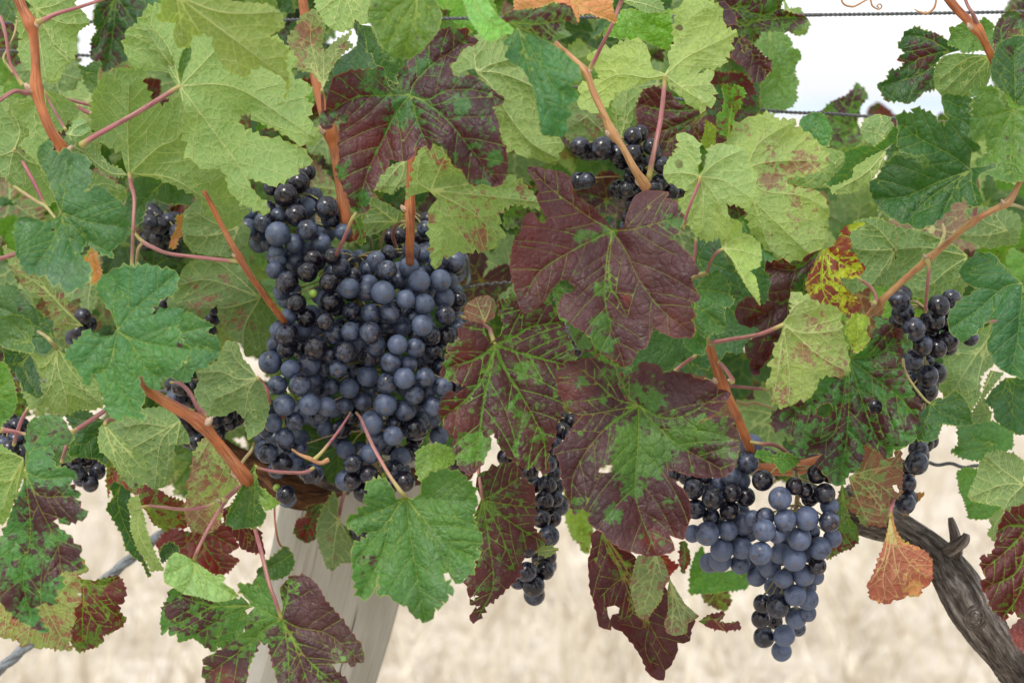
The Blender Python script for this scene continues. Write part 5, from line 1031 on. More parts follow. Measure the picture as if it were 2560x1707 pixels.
cane('A', "60,-120,1.545,38 112,-30,1.54,38 150,60,1.54,38 200,160,1.54,42 218,230,1.54,36 232,400,1.54,33 235,570,1.54,40 262,680,1.54,36 320,830,1.54,36 400,960,1.545,38 470,1080,1.56,36", label='smooth red-brown cane at the left edge', knots=((205, 165, .25, 55), (232, 590, .3, 60), (425, 985, .25, 60)))
cane('A', "240,150,1.54,26 300,125,1.53,20 380,88,1.53,15 550,38,1.52,13 720,-20,1.51,13 860,-80,1.50,12", M_PET, name='shoot', seg=10)
cane('A', "220,600,1.54,28 150,605,1.53,20 90,598,1.52,16 0,655,1.51,15 -80,710,1.50,15", M_PET, name='shoot', seg=10)
cane('A', "-60,20,1.57,14 0,110,1.565,14 40,240,1.56,13 62,400,1.56,12 110,500,1.56,14 150,560,1.56,18", M_PET, name='shoot', seg=10)
cane('A', "110,110,1.58,8 95,220,1.57,8 50,320,1.565,8 25,390,1.56,10 90,480,1.56,14", M_PETG, name='shoot', seg=8)
cane('A', "285,590,1.58,9 330,680,1.58,10 400,800,1.57,10 430,850,1.56,13", M_PET, name='shoot', seg=8)
cane('A', "410,640,1.68,11 520,670,1.68,12 610,692,1.68,12", M_PET, name='shoot', seg=8)
cane('A', "500,690,1.70,14 560,730,1.70,16 600,745,1.70,18", M_PET, name='shoot', seg=8)
cane('E', "1330,-60,1.60,17 1385,40,1.60,19 1450,170,1.60,19 1560,370,1.60,23 1640,500,1.60,22 1740,640,1.62,22 1840,770,1.66,25 1900,850,1.72,22", label='thin orange cane slanting down to the big bunch', knots=((1560, 375, .3, 40),))
cane('B', "395,-120,1.75,34 415,50,1.75,34 470,400,1.74,36 540,700,1.72,38 590,850,1.71,44 625,1000,1.71,38 690,1430,1.70,40 720,1560,1.71,40", label='straight brown cane half hidden behind the blotched leaf', knots=((585, 870, .3, 60),))
cane('B', "1150,840,1.60,30 1128,940,1.60,30 1118,1130,1.60,31 1110,1370,1.60,33 1112,1500,1.605,30 1110,1620,1.63,30 1110,1720,1.68,30 1108,1800,1.74,30", label='upright orange-brown cane running down behind the big bunch', knots=((1112, 1370, .28, 45),))
cane('C', "450,240,1.56,18 520,310,1.56,19 580,360,1.56,20 690,470,1.55,24 740,600,1.55,25 800,730,1.55,26 860,860,1.55,30 930,960,1.55,24 1000,1090,1.55,27 1090,1230,1.56,34", M_CANE_T, label='slender tan shoot crossing the small hidden bunch', knots=((685, 465, .3, 40), (865, 880, .35, 50), (1080, 1190, .3, 50)))
cane('C', "960,-80,1.52,17 915,30,1.53,16 860,170,1.53,14 780,330,1.54,15 715,460,1.55,20", M_PET, name='shoot', seg=10)
cane('G', "1380,800,1.64,26 1490,950,1.60,30 1530,1050,1.60,33 1590,1220,1.60,36 1660,1370,1.60,33 1740,1560,1.61,34 1790,1690,1.63,36", label='reddish cane running down beside the lower purple leaf', knots=((1610, 1180, .18, 50),))
cane('G', "1560,1060,1.59,14 1600,1100,1.58,14 1640,1160,1.58,15 1650,1200,1.58,14", M_PET, name='shoot', seg=8, knots=((1650, 1180, .5, 20),))
cane('G', "1265,1120,1.63,13 1330,1070,1.63,14 1410,1015,1.62,14", M_PET, name='shoot', seg=8)
cane('G', "1412,250,1.60,13 1408,330,1.60,12 1400,410,1.60,11 1400,470,1.60,12", M_PET, name='shoot', seg=8)
cane('G', "1390,510,1.59,14 1440,490,1.58,20 1480,480,1.58,14", M_PETG, name='shoot', seg=8)
cane('E', "895,1120,1.52,35 915,1165,1.50,36 960,1235,1.49,36 1080,1320,1.49,37 1200,1390,1.49,38 1310,1455,1.49,46 1400,1560,1.50,40 1500,1680,1.51,42 1600,1810,1.52,48 1640,1860,1.54,46", label='bright orange cane with a cut end, lower left', knots=((945, 1250, .12, 40), (1310, 1450, .25, 60), (1590, 1800, .15, 50)))
cane('E', "1115,1190,1.53,9 1180,1200,1.52,14 1240,1260,1.51,15 1290,1350,1.50,16 1330,1400,1.50,26 1330,1450,1.50,28", M_PET, name='shoot', seg=10)
cane('E', "1085,1285,1.53,13 1150,1325,1.52,14 1260,1380,1.51,16", M_PET, name='shoot', seg=8)
cane('E', "440,1535,1.52,17 560,1460,1.53,17 700,1365,1.55,16 760,1320,1.57,15", M_PET, name='shoot', seg=8)
cane('E', "-60,400,1.52,16 0,385,1.52,16 110,350,1.53,15 160,330,1.55,13", M_PET, name='shoot', seg=8)
cane('E', "880,220,1.63,10 935,275,1.63,15 1000,310,1.62,15 1100,350,1.615,13 1300,375,1.61,13 1480,395,1.605,15 1560,400,1.60,18", M_PET, name='shoot', seg=10)
cane('E', "945,270,1.64,10 905,320,1.64,12 892,420,1.65,12 880,520,1.66,11", M_PETG, name='shoot', seg=8)
cane('H', "980,860,1.66,22 1060,770,1.63,22 1140,690,1.61,28 1180,640,1.60,24 1320,510,1.59,22 1460,390,1.58,25 1600,270,1.57,22 1750,145,1.56,24 1880,70,1.555,22 1990,10,1.55,24 2060,-110,1.55,20 2130,-240,1.55,18", M_CANE_T, label='pink and tan shoot slanting up to the right edge', knots=((1140, 690, .3, 40), (1475, 385, .3, 40), (1750, 145, .3, 40), (1985, 15, .3, 40)))
cane('H', "1110,680,1.60,22 1125,640,1.60,15 1090,570,1.60,13 1010,512,1.60,12", M_PET, name='shoot', seg=8)
cane('H', "1455,385,1.575,22 1470,440,1.575,15 1460,560,1.58,12 1450,680,1.60,12 1445,730,1.62,14", M_PET, name='shoot', seg=8)
cane('H', "1480,400,1.58,18 1540,300,1.59,14 1570,220,1.60,13 1560,160,1.61,10", M_PETG, name='shoot', seg=8)
cane('H', "1740,130,1.56,22 1770,80,1.56,16 1790,-60,1.555,14", M_PET, name='shoot', seg=8)
cane('H', "1990,30,1.55,16 2050,40,1.56,12 2140,80,1.57,11", M_PETG, name='shoot', seg=8)
cane('D', "1480,-200,1.57,32 1590,-20,1.57,32 1660,70,1.57,30 1730,140,1.57,32 1790,200,1.57,34 1840,290,1.575,28 1890,400,1.58,28 1930,500,1.60,27", label='brown cane against the white sky, top right', knots=((1780, 180, .35, 45),))
cane('D', "1680,-80,1.56,12 1720,30,1.56,12 1755,90,1.56,14 1790,170,1.57,22", M_PET, name='shoot', seg=8)
cane('B', "760,1390,1.64,11 730,1440,1.64,14 680,1560,1.645,13 640,1640,1.66,14 600,1720,1.69,12 520,1800,1.71,9", M_PET, name='shoot', seg=8)
cane('F', "840,120,1.72,9 850,230,1.72,11 865,340,1.74,10", M_PETG, name='shoot', seg=8)
cane('F', "1080,140,1.68,12 1020,160,1.69,13 1000,240,1.70,13 1030,330,1.71,12", M_PET, name='shoot', seg=8)
cane('F', "1010,120,1.72,11 950,190,1.73,12 915,320,1.74,10", M_PETG, name='shoot', seg=8)
cane('I', "2290,-180,1.66,8 2260,-130,1.60,9 2190,-30,1.57,10 2100,80,1.56,13 2050,130,1.56,18", M_PET, name='shoot', seg=8)
cane('I', "1910,60,1.60,8 1960,95,1.57,11 2020,120,1.56,17 2090,150,1.56,15 2140,130,1.56,18 2150,125,1.56,15", M_CANE_T, name='shoot', seg=8)
cane('I', "1460,400,1.56,22 1490,370,1.56,18 1560,310,1.55,16 1600,270,1.55,16", M_PET, name='shoot', seg=8, knots=((1450, 395, .5, 24),))
cane('I', "1570,165,1.66,12 1600,120,1.66,12 1640,70,1.66,12 1660,20,1.67,11", M_PETG, name='shoot', seg=8)
cane('I', "400,150,1.60,13 430,40,1.60,13 450,-60,1.61,13", M_PET, name='shoot', seg=8)
cane('E', "0,1500,1.60,22 80,1510,1.60,15 170,1530,1.60,12", M_PET, name='shoot', seg=8)
cane('E', "190,1350,1.62,10 140,1440,1.62,14 110,1530,1.62,14 90,1600,1.63,13", M_PET, name='shoot', seg=8)
cane('H', "1700,780,1.74,13 1850,795,1.74,14 1950,790,1.75,12", M_PET, name='shoot', seg=8)
cane('H', "0,1170,1.73,12 150,1210,1.73,12 430,1240,1.73,10", M_PET, name='shoot', seg=8)
cane('H', "210,1310,1.71,12 270,1335,1.71,15 330,1325,1.71,12 460,1360,1.71,9", M_PETG, name='shoot', seg=8)
cane('M', "300,10,1.60,9 390,25,1.60,14 460,30,1.61,15 540,80,1.62,14 590,160,1.63,14 610,240,1.64,16", M_PET, name='shoot', seg=8)
cane('M', "780,60,1.66,12 790,-60,1.66,12", M_PET, name='shoot', seg=8)
cane('J', "225,440,1.72,7 232,560,1.72,7 260,680,1.73,7 320,710,1.74,8", M_CANE, name='shoot', seg=6)
# tendrils against the sky
cane('D', "890,-20,1.60,7 915,30,1.60,8 970,45,1.60,8 1010,30,1.60,7 1080,-5,1.60,7 1100,40,1.60,7 1140,62,1.60,6 1162,45,1.60,5 1148,28,1.60,5 1130,42,1.60,5 1145,52,1.60,4", M_CANE_T, name='tendril', seg=6)
cane('D', "1520,-20,1.60,8 1505,50,1.60,9 1460,88,1.60,9 1410,80,1.60,7 1372,60,1.60,3", M_CANE_T, name='tendril', seg=6)

# old wood of the left vine over the post
def bark_piece(tile, s, mat, parent, name, seg=40, ridges=9, label=None, n=10, seed=1):
    rows = px_path(tile, s)
    V, F, UVs, AL = tube_geo(rows, seg, n=n, rough=.10, ridges=ridges, seed=seed)
    return mesh_obj(name, V, F, mat, parent, label, uv=UVs)
bark_piece('J', "-260,-60,1.80,60 -60,90,1.79,62 120,180,1.78,80 300,310,1.77,110 460,340,1.77,118 600,300,1.79,80 700,270,1.80,66 900,270,1.82,60 1200,230,1.84,55 1500,210,1.86,50", M_BARKO, VINE_L, 'cordon', label='old brown wood with peeling bark crossing the post', seed=2)
bark_piece('J', "260,110,1.74,34 380,180,1.73,44 520,260,1.75,40 700,330,1.79,30", M_BARK, VINE_L, 'spur', seed=3)
bark_piece('J', "640,300,1.90,52 660,700,1.98,46 700,1300,2.02,50 740,2600,2.05,60 760,4200,2.05,75", M_BARK, VINE_L, 'trunk', seed=4) if False else None

# bare trunk of the right vine
trunk_l = bark_piece('M', "880,400,1.74,120 1020,480,1.74,120 1180,540,1.74,112 1320,600,1.73,96 1450,690,1.72,102 1560,800,1.71,122 1650,930,1.70,140 1740,1090,1.69,150 1830,1230,1.69,140 1930,1370,1.70,122 2030,1500,1.72,118 2160,1680,1.76,118 2320,1950,1.80,122 2460,2400,1.82,128 2500,3100,1.84,134 2510,4040,1.85,150",
                     M_BARK, VINE_R, 'trunk', seg=180, ridges=10, n=34, seed=6, label='bare twisted grey trunk with shaggy bark')
bark_piece('M', "1640,760,1.70,46 1650,690,1.69,42 1640,620,1.685,34 1622,550,1.68,26 1610,505,1.68,16", M_BARK, VINE_R, 'spur', seed=7, seg=24)
bark_piece('M', "1600,720,1.68,44 1660,680,1.67,44 1700,650,1.665,38 1715,610,1.665,20", M_BARK, VINE_R, 'spur', seed=8, seg=24)
# knot with raised rings
kn = []
for i, (rr_, zz) in enumerate(((78, 0.000), (58, 0.004), (30, 0.002))):
    cx, cy = src('M', 1770, 1160)
    a = np.linspace(0, 2 * math.pi, 25)
    rows = np.array([[*world_pt(cx + rr_ * U * math.cos(t) * .9, cy + rr_ * U * math.sin(t), 1.636 - zz + .012 * (rr_ / 78) ** 2), (9 if i else 12) * U / FPX * 1.64 * (1 + .5 * math.sin(3 * t + i) + .3 * math.sin(7 * t))] for t in a])
    kn.append(tube_geo(rows, 8, n=3, rough=1.2, seed=i + 3, cap=False))
V, F, UVs, AL = merge(kn); mesh_obj('knot', V, F, M_BARK, trunk_l, uv=UVs)
# loose strips of bark hanging off the trunk
strips = []
for i in range(46):
    t = rng.random()
    ax = np.array([(900, 440), (1150, 560), (1450, 690), (1650, 930), (1830, 1230), (2000, 1480)], float)
    k = t * 4.999; j = int(k); c = ax[j] * (1 - (k - j)) + ax[j + 1] * (k - j)
    dr = ax[j + 1] - ax[j]; dr /= np.linalg.norm(dr); nn = np.array([-dr[1], dr[0]])
    w = 110 if k < 2 else 130
    off = rng.uniform(-.95, .95); c = c + nn * off * w
    rad_m = w * U / FPX * 1.7
    dep = (1.735 if k < 2 else 1.705) - rad_m * math.sqrt(max(0, 1 - off * off)) - .001
    L_ = rng.uniform(40, 120)
    q = [(c - dr * L_ * .5, .0), (c, -.002), (c + dr * L_ * .5 + nn * rng.uniform(-12, 12), -.004 * rng.random())]
    rows = []
    for (xy, dz), r_ in zip(q, (3.0, 4.0, 1.2)):
        x, y = src('M', xy[0], xy[1]); rows.append([*world_pt(x, y, dep + dz), r_ * U / FPX * 1.7])
    strips.append(tube_geo(np.array(rows), 5, n=4, rough=.3, seed=i, flat=.4))
V, F, UVs, AL = merge(strips); o = mesh_obj('bark_strips', V, F, M_BARK, VINE_R, uv=UVs); o['kind'] = 'stuff'
cane('M', "250,170,1.74,40 380,190,1.74,42 560,190,1.74,46 700,160,1.74,50 820,130,1.745,52", label='smooth brown cane tied along the wire, above the pale blue bunch', knots=((600, 190, .2, 50),), parent=VINE_R)

# ------------------------------------------------------------------ grapes
def grape_mesh(k):
    bm = bmesh.new()
    bmesh.ops.create_uvsphere(bm, u_segments=28, v_segments=18, radius=0.0070)
    for v in bm.verts:
        n_ = noise.noise(v.co * 160 + Vector((k * 3, 0, 0)))
        v.co *= 1 + 0.018 * n_
        v.co.z *= 1.03
        if v.co.z > 0.0066: v.co.z -= 0.0004
    for f in bm.faces: f.smooth = True
    me = bpy.data.meshes.new('grape'); bm.to_mesh(me); bm.free(); me.materials.append(M_GRAPE)
    return me
GM = [grape_mesh(k) for k in range(4)]
PK = (1.62, 1.93)
def bunch(name_label, tile, d_front, data, anchor, gs=1.07, rmin=52, fill=(), group=None, fill_n=0, bloom0=.5, bulge=.03, fill_poly=None, spine=None, seed=3):
    """data: 'u,v,r[,flag] ...' front grapes first; flag d = dark and bare, b = thick bloom, g = green shot berry"""
    rr = random.Random(seed)
    rows = []
    for t in data.split():
        q = t.split(',')
        x, y = src(tile, float(q[0]), float(q[1])); f = q[3] if len(q) > 3 else ''
        r_ = float(q[2]) if f == 'g' else max(float(q[2]), rmin)
        rows.append([x, y, r_ * U * gs, f])
    xs = np.array([r[0] for r in rows]); ys = np.array([r[1] for r in rows])
    cx, cy = xs.mean(), ys.mean(); sx, sy = max(np.ptp(xs) * .6, 20), max(np.ptp(ys) * .6, 20)
    placed = []                                          # (x_m, z_m, depth, r_m, flag, px)
    def drop(x, y, r, flag, base, slack=0.985):
        d = base
        for _ in range(3):
            X, Z, R = (x - SW / 2) / FPX * d, -(y - SH / 2) / FPX * d, r / FPX * d
            dn = base
            for (a, b, c, e, *_r) in placed:
                h = math.hypot(a - X, b - Z); s_ = (R + e) * slack
                if h < s_: dn = max(dn, c + math.sqrt(s_ * s_ - h * h))
            d = dn
        placed.append((X, Z, d, R, flag, (x, y)))
        return d
    nfront = len(rows)
    for x, y, r, f in rows:
        e = ((x - cx) / sx) ** 2 + ((y - cy) / sy) ** 2
        drop(x, y, r, f, d_front + bulge * min(e, 1.6) + rr.uniform(0, .004))
    # hidden berries packed behind the front ones
    if fill_n:
        hull = np.array([(p[5][0], p[5][1]) for p in placed])
        k = 0; t = 0
        while k < fill_n and t < fill_n * 30:
            t += 1
            b = hull[rr.randrange(len(hull))]
            x, y = b[0] + rr.gauss(0, 14), b[1] + rr.gauss(0, 14)
            if np.min(np.hypot(hull[:, 0] - x, hull[:, 1] - y)) < 9: continue
            if np.min(np.hypot(hull[:, 0] - x, hull[:, 1] - y)) > 24: continue
            base = d_front + bulge
            n0 = len(placed)
            dd = drop(x, y, 25 * rr.uniform(.9, 1.1), '', base)
            if dd > d_front + bulge * 2 + .11: placed.pop(); continue
            k += 1
    print(name_label[:30], nfront, len(placed), round(max(p[2] for p in placed[:nfront]) - d_front, 3))
    c = world_pt(*src(tile, *anchor), np.mean([p[2] for p in placed]))
    root = empty('grape_bunch', tuple(c), name_label, 'grapes', group)
    org = np.array(c)
    dm = np.mean([p[2] for p in placed])
    # spine of the bunch
    if spine is None: spine = [anchor]
    SPM = [world_pt(*src(tile, u, v), dm + .010) for (u, v) in spine]
    if len(SPM) == 1: SPM = [SPM[0], SPM[0] + np.array([0, 0.002, -0.02])]
    spc = catmull(np.array(SPM), 6)
    stems = [tube_geo(np.hstack([spc, np.linspace(.0024, .0011, len(spc))[:, None]]), 7, n=1, rough=.2, seed=seed)]
    gi = 0
    for i, (X, Z, d, R, flag, (x, y)) in enumerate(placed):
        pos = world_pt(x, y, d)
        me = GM[rr.randrange(4)]
        o = bpy.data.objects.new('grape', me); link(o, root)
        o.location = pos - org
        # attachment direction: from berry to the spine
        j = int(np.argmin(np.linalg.norm(spc - pos, axis=1))); j = max(0, j - 2)
        dirv = Vector(spc[j] - pos); L_ = dirv.length
        if L_ < 1e-5: dirv = Vector((0, 0, 1))
        dv = dirv.normalized()
        s_ = R / 0.0070
        eul = (dv + Vector((rr.uniform(-.35, .35), rr.uniform(-.35, .35), .25))).normalized().to_track_quat('Z', 'Y').to_euler()
        o.rotation_euler = eul
        o.scale = (s_, s_, s_)
        bl = {'d': rr.uniform(.12, .40), 'b': rr.uniform(.70, .92), 'g': 0.0, '': bloom0 + rr.uniform(-.22, .2)}[flag]
        o.color = (bl, 1.0 if flag == 'g' else 0.0, 0, 1)
        if i < nfront or rr.random() < .4:
            a = pos + np.array(eul.to_matrix() @ Vector((0, 0, 1))) * R * .97
            b = spc[j] + np.array([0, 0, .0])
            mid = (a + b) / 2 + np.array([0, 0, .002])
            if np.linalg.norm(a - b) < .05:
                stems.append(tube_geo(np.array([[*a, .0011], [*(a * .8 + mid * .2), .0006], [*mid, .0007], [*b, .0011]]), 5, n=2, rough=.1, seed=i, cap=False))
    V, F, UVs, AL = merge(stems)
    mesh_obj('stem', V, F, M_PETG, root, uv=UVs, attrs={'along': AL})
    return root

MAIN = """440,470,68,d 605,367,58,d 478,385,65,d 310,535,72,d 580,540,62,d 595,665,72,d 370,675,62,d 432,770,62,d 557,797,60,d 310,880,72,d 495,965,76,d 300,975,60,d 478,610,27,g
1172,528,70,b 1310,525,70 935,605,75 1082,650,62,b 1203,680,67,b 985,735,70 1340,750,63 850,870,72 1190,820,68,b 1030,945,64,b 1145,965,62 1245,885,66,d 960,460,66 1105,440,65 1040,520,60 715,577,66 1335,640,66 890,393,60
690,990,70 885,950,65 845,1020,66 985,1060,66 1265,985,60,d 1350,885,68,d 835,1150,68 1075,1165,68 1210,1160,63 960,1195,66 715,1230,66,b 455,1335,70,b 290,1340,70 567,1350,62 395,1205,70 330,1105,62 200,1060,76 640,1100,58
950,1335,76,b 860,1455,77,b 805,1318,58 690,1340,56 730,1410,58,d 1135,1270,66 1078,1375,68 1265,1345,62 1145,1490,80,d 665,1500,66,d 1000,1540,62 215,1455,60 355,1445,60 245,1210,62 600,1215,55 455,1070,75 1325,1220,65
822,600,65 855,740,66 730,730,62 720,860,60 620,880,68 780,1130,60 1100,1070,58 865,1240,55 470,1180,60 175,1385,60 290,1545,60 290,1255,18,g 1430,650,55,d 1400,690,50,d 1430,840,46 1405,405,75 1290,400,60 1120,330,60 1430,1210,50,d 1310,1090,58
660,440,60 610,470,60 740,500,55 840,550,62 840,450,60 640,600,60 630,700,60 420,840,55 225,460,55 250,400,50 270,600,50 330,640,50 320,760,48 250,850,48 390,960,52 590,1010,55 550,1110,52 490,1240,45 520,1400,60 440,1410,55 1130,760,55 1060,830,62 950,820,45 790,950,50 760,820,55 1180,600,50 1230,1010,50 1400,770,55 1150,880,50 1180,1440,60 1240,1240,55 1250,1440,60 1300,1540,60 1010,1460,50,d 230,940,48 560,1500,48 170,1500,50 640,380,50 700,380,45 780,380,48 970,350,40 1350,460,60 1370,530,55 1400,600,50 1200,360,50 910,850,50 700,1150,50 1000,1400,45
180,1653,66,d 275,1723,68,d 300,1925,62,d 450,1793,60,d 740,1718,62,d 840,1793,62,d 690,1628,62 850,1658,66 1075,1838,68,d 735,1833,58,d 300,1578,60 390,1618,50 360,1708,60 1015,1758,58 1050,1678,65 900,1568,60 960,1608,58 800,1908,60,d 1120,1648,60,d 1140,1560,50,d 240,1878,24,g 940,1796,20,g 620,1560,45 980,1870,48,d"""
b_main = bunch('biggest bunch of dusty blue-black grapes, in the centre left', 'F', 1.655, MAIN, (820, 430), gs=1.03, rmin=54, group='bunches of ripe black grapes', fill_n=140, bloom0=.62, bulge=.030,
               spine=[(760, 380), (760, 600), (800, 900), (820, 1200), (830, 1500), (850, 1800)], seed=3)
UPPER = """440,195,65 565,50,72 595,122,62 245,222,75 355,285,62 530,278,60 240,340,52 150,148,58 45,185,62 365,100,70 560,210,65 300,-30,75,d 385,-115,70,d 330,10,60,d 250,105,50 440,50,60 50,90,60 180,60,50 480,-20,60 360,400,65 260,400,48 290,460,50 120,220,42 190,280,45 -20,150,40 670,210,45 210,-80,50,d 440,-180,45,d  500,350,55 430,330,55"""
bunch('smaller bunch above and left of the biggest one, tucked under the pale leaf', 'F', 1.685, UPPER, (330, -150), group='bunches of ripe black grapes', fill_n=16, bloom0=.55, bulge=.018, spine=[(400, -260), (380, 0), (380, 300)], seed=4)
BACKB = """1040,235,50 1210,190,45 1190,250,48 1130,300,50 980,240,42 1280,330,50 1010,330,45 1230,130,40"""
bunch('few grapes showing behind the upright orange cane', 'F', 1.745, BACKB, (1110, 100), group='bunches of ripe black grapes', fill_n=0, bloom0=.35, bulge=.01, seed=5)
K1B = """1520,385,68,d 1645,345,60,d 1630,460,62,d 1395,320,64,d 1410,450,62,d 1750,150,68 1775,35,72,b 1485,610,75 1620,590,62 1735,370,60,d 1510,500,55,d 1640,235,62 1715,545,70,b 1580,715,72,b 1710,705,68,b 1710,265,55 1390,610,55,b 1760,600,60,b 1570,785,70,b 1500,800,62,b 1700,810,62,b 1350,240,50,d 1460,240,50,d 1275,215,45,d 1700,470,60,b 1555,290,48 1690,40,45 1560,560,50 1660,640,55"""
bunch('short bunch, dark above and pale blue below, right of the large purple leaves', 'K', 1.60, K1B, (1560, 200), group='bunches of ripe black grapes', fill_n=2, bloom0=.66, bulge=.018, spine=[(1700, 40), (1620, 250), (1580, 500), (1600, 720)], seed=6)
MB_ = """497,380,73,b 530,520,69,b 670,510,76,b 625,645,73,b 738,220,62,d 825,225,55,d 383,262,66,d 820,530,65,d 790,350,65,d 755,705,73 395,590,70,b 370,738,72,b 590,775,76,b 500,740,65,b 740,820,58,d 520,905,61,b 650,880,70,b 430,830,68,b 345,890,62 455,955,62,b 597,1012,68,b 485,1080,76,d 680,1040,66,b 385,1068,60,d 600,1160,70,b 370,1165,58,d 525,1275,71 392,1285,66,d 507,1377,67,b
460,1180,50,d 680,1130,50 615,1230,48 820,430,58 400,500,58 840,640,58 700,750,50 730,890,42,b 590,300,55,d 700,600,55 320,510,45 680,960,50 475,620,50 660,330,45,d 690,380,45,d 540,640,50 700,660,50 530,960,45"""
bunch('long hanging bunch with a pale blue bloom, lower right', 'M', 1.575, MB_, (610, 300), group='bunches of ripe black grapes', fill_n=4, bloom0=.70, bulge=.020, spine=[(560, 130), (610, 280), (600, 460), (570, 700), (560, 860)], seed=7)
HB = """1280,660,63,d 1535,690,69,d 1500,790,71,d 1615,645,60,d 1370,845,74 1425,950,68 1525,970,60 1365,1050,68 1460,1150,71 1450,1245,76 1595,920,65 1300,740,70 1260,800,50 1515,1130,68 1350,1170,50 1450,1050,50 1440,1330,60 1740,900,45,d 1600,960,50 1490,880,50 1580,790,60,d
1390,1718,73,d 1313,1981,66,d 1325,1853,60 1400,1628,62 1440,1590,60 1480,1570,50,d 1310,1758,42 1410,1668,60 1350,1480,55,d 1400,1420,55,d 1470,1500,50 1420,1540,55 1370,1180,50 1320,1280,45,d 1300,700,50"""
bunch('loose dark bunch beside the blue-green leaf at the right', 'H', 1.625, HB, (1440, 740), group='bunches of ripe black grapes', fill_n=14, bloom0=.30, bulge=.015, spine=[(1450, 720), (1430, 900), (1440, 1150), (1430, 1500), (1360, 1850)], seed=8)
CB = """305,860,63,d 350,950,69,d 425,850,58,d 440,760,58,d 450,625,66 400,510,60,d 475,510,55,d 420,395,60,d 440,290,60 490,380,50,d 440,150,60 430,60,60 320,210,60 170,110,55,d 240,150,50,d 310,715,45,d 250,920,35,d 480,30,60 470,220,60 360,290,45 360,420,45 300,140,50 500,300,50 380,700,50,d 590,-30,50,d 540,-60,55,d 480,-80,55 600,-120,50,d 510,-150,55,d 400,-20,50 390,780,45,d 340,130,50 520,130,50"""
bunch('narrow dark bunch half hidden behind purple leaves, centre bottom', 'K', 1.68, CB, (480, 0), group='bunches of ripe black grapes', fill_n=10, bloom0=.36, bulge=.015, spine=[(500, -120), (470, 100), (440, 400), (420, 700), (350, 880)], seed=9)
bunch('pair of grapes showing at the left of the purple leaf, below the biggest bunch', 'J', 1.70, "1390,150,52,d 1440,180,45,d 1370,100,40,d 1420,90,45,d", (1410, 60), group='bunches of ripe black grapes', bloom0=.2, bulge=.005, seed=10)
TB = """655,960,62,d 800,970,73,d 1005,1000,57,d 740,990,58,d 900,1010,60,d 1000,890,58,d 1190,1080,55,d 1010,1110,52,d 1120,960,52,d 960,1240,56,d 1000,1150,58,d 1090,998,22,g 1140,1230,46 1180,1190,50,d 1250,1250,52,d 1320,1250,46,d 1000,1330,52,d 930,1060,42,d 1060,1040,45,d 1080,1160,50,d 870,930,50,d 1050,870,45 1200,1230,48,d 980,1420,48,d 1020,1260,50,d 700,1180,36,d 960,1490,42,d 1130,1010,40,d"""
bunch('small very dark bunch behind the tan shoot, top centre', 'C', 1.66, TB, (1080, 950), group='bunches of ripe black grapes', fill_n=10, bloom0=.15, bulge=.015, spine=[(1040, 900), (1060, 1100), (1010, 1350)], seed=11)
bunch('blurred shrivelled bunch in the shade, upper left', 'E', 1.78, "980,150,50,d 1040,170,55,d 1100,140,55,d 1030,250,50,d 1090,235,52,d 1160,210,40,d 960,120,42,d 1020,110,42,d 1140,130,40,d 1060,300,46,d 990,210,42,d 1200,190,26,d", (1060, 100), group='bunches of ripe black grapes', bloom0=.2, bulge=.01, fill_n=4, seed=12)
bunch('dark bunch in the shade behind the cut orange cane', 'E', 1.72, "1180,1220,58,d 1250,1230,55 1150,1290,60 1240,1300,58,d 1190,1370,55,d 1130,1210,45,d 1400,1440,55,d 1470,1400,58,d 1420,1510,52,d 1500,1380,50,d 1300,1230,48,d 1200,1450,50,d 1500,1450,48,d 1240,1500,50,d 1290,1580,50,d 1350,1560,52,d 1140,1380,50,d 1230,1150,46,d", (1300, 1180), group='bunches of ripe black grapes', bloom0=.3, bulge=.012, fill_n=8, seed=13)
bunch('dark bunch at the left edge behind the green leaf', 'I', 1.68, "60,60,62 140,85,52 15,25,52 100,0,55 30,-60,55,d 100,-90,50,d 170,-20,45,d -40,-60,50,d 60,-130,50,d 150,150,45,d", (60, -110), group='bunches of ripe black grapes', bloom0=.38, bulge=.01, fill_n=6, seed=14)
bunch('small hanging tail of grapes above the straw, left', 'I', 1.70, "500,210,50,d 590,285,42,d 635,205,36,d 480,120,52,d 560,120,48,d 620,125,40,d 450,160,50,d 530,250,38,d 430,100,45,d 650,140,32,d 540,170,45,d", (520, 80), group='bunches of ripe black grapes', bloom0=.15, bulge=.01, fill_n=4, seed=15)
bunch('dark grapes glimpsed between the leaves above the cut cane', 'E', 1.80, "540,760,52,d 510,860,50,d 580,810,46,d 480,900,44,d 1060,680,50,d 1020,720,46,d 1090,740,44,d 1400,700,45,d 1390,770,44 1360,850,44,d", (540, 720), group='bunches of ripe black grapes', bloom0=.3, bulge=.0, seed=16)
bunch('few grapes in the shade below the bright green leaf', 'J', 1.73, "800,625,45,d 770,600,40,d 830,650,36,d 720,700,40,d", (800, 560), group='bunches of ripe black grapes', bloom0=.2, bulge=.0, seed=17)
bunch('dark grapes showing between the purple leaves, centre', 'G', 1.66, "560,880,50 600,930,52 540,930,45,d 620,980,45,d 590,860,40,d", (570, 840), group='bunches of ripe black grapes', bloom0=.35, bulge=.0, seed=18)
bunch('dark grapes seen through the hole of the quilted leaf', 'H', 1.68, "1115,1350,60,d 1060,1380,50,d 1160,1300,50,d 1150,1420,50,d", (1110, 1280), group='bunches of ripe black grapes', bloom0=.1, bulge=.0, seed=19)

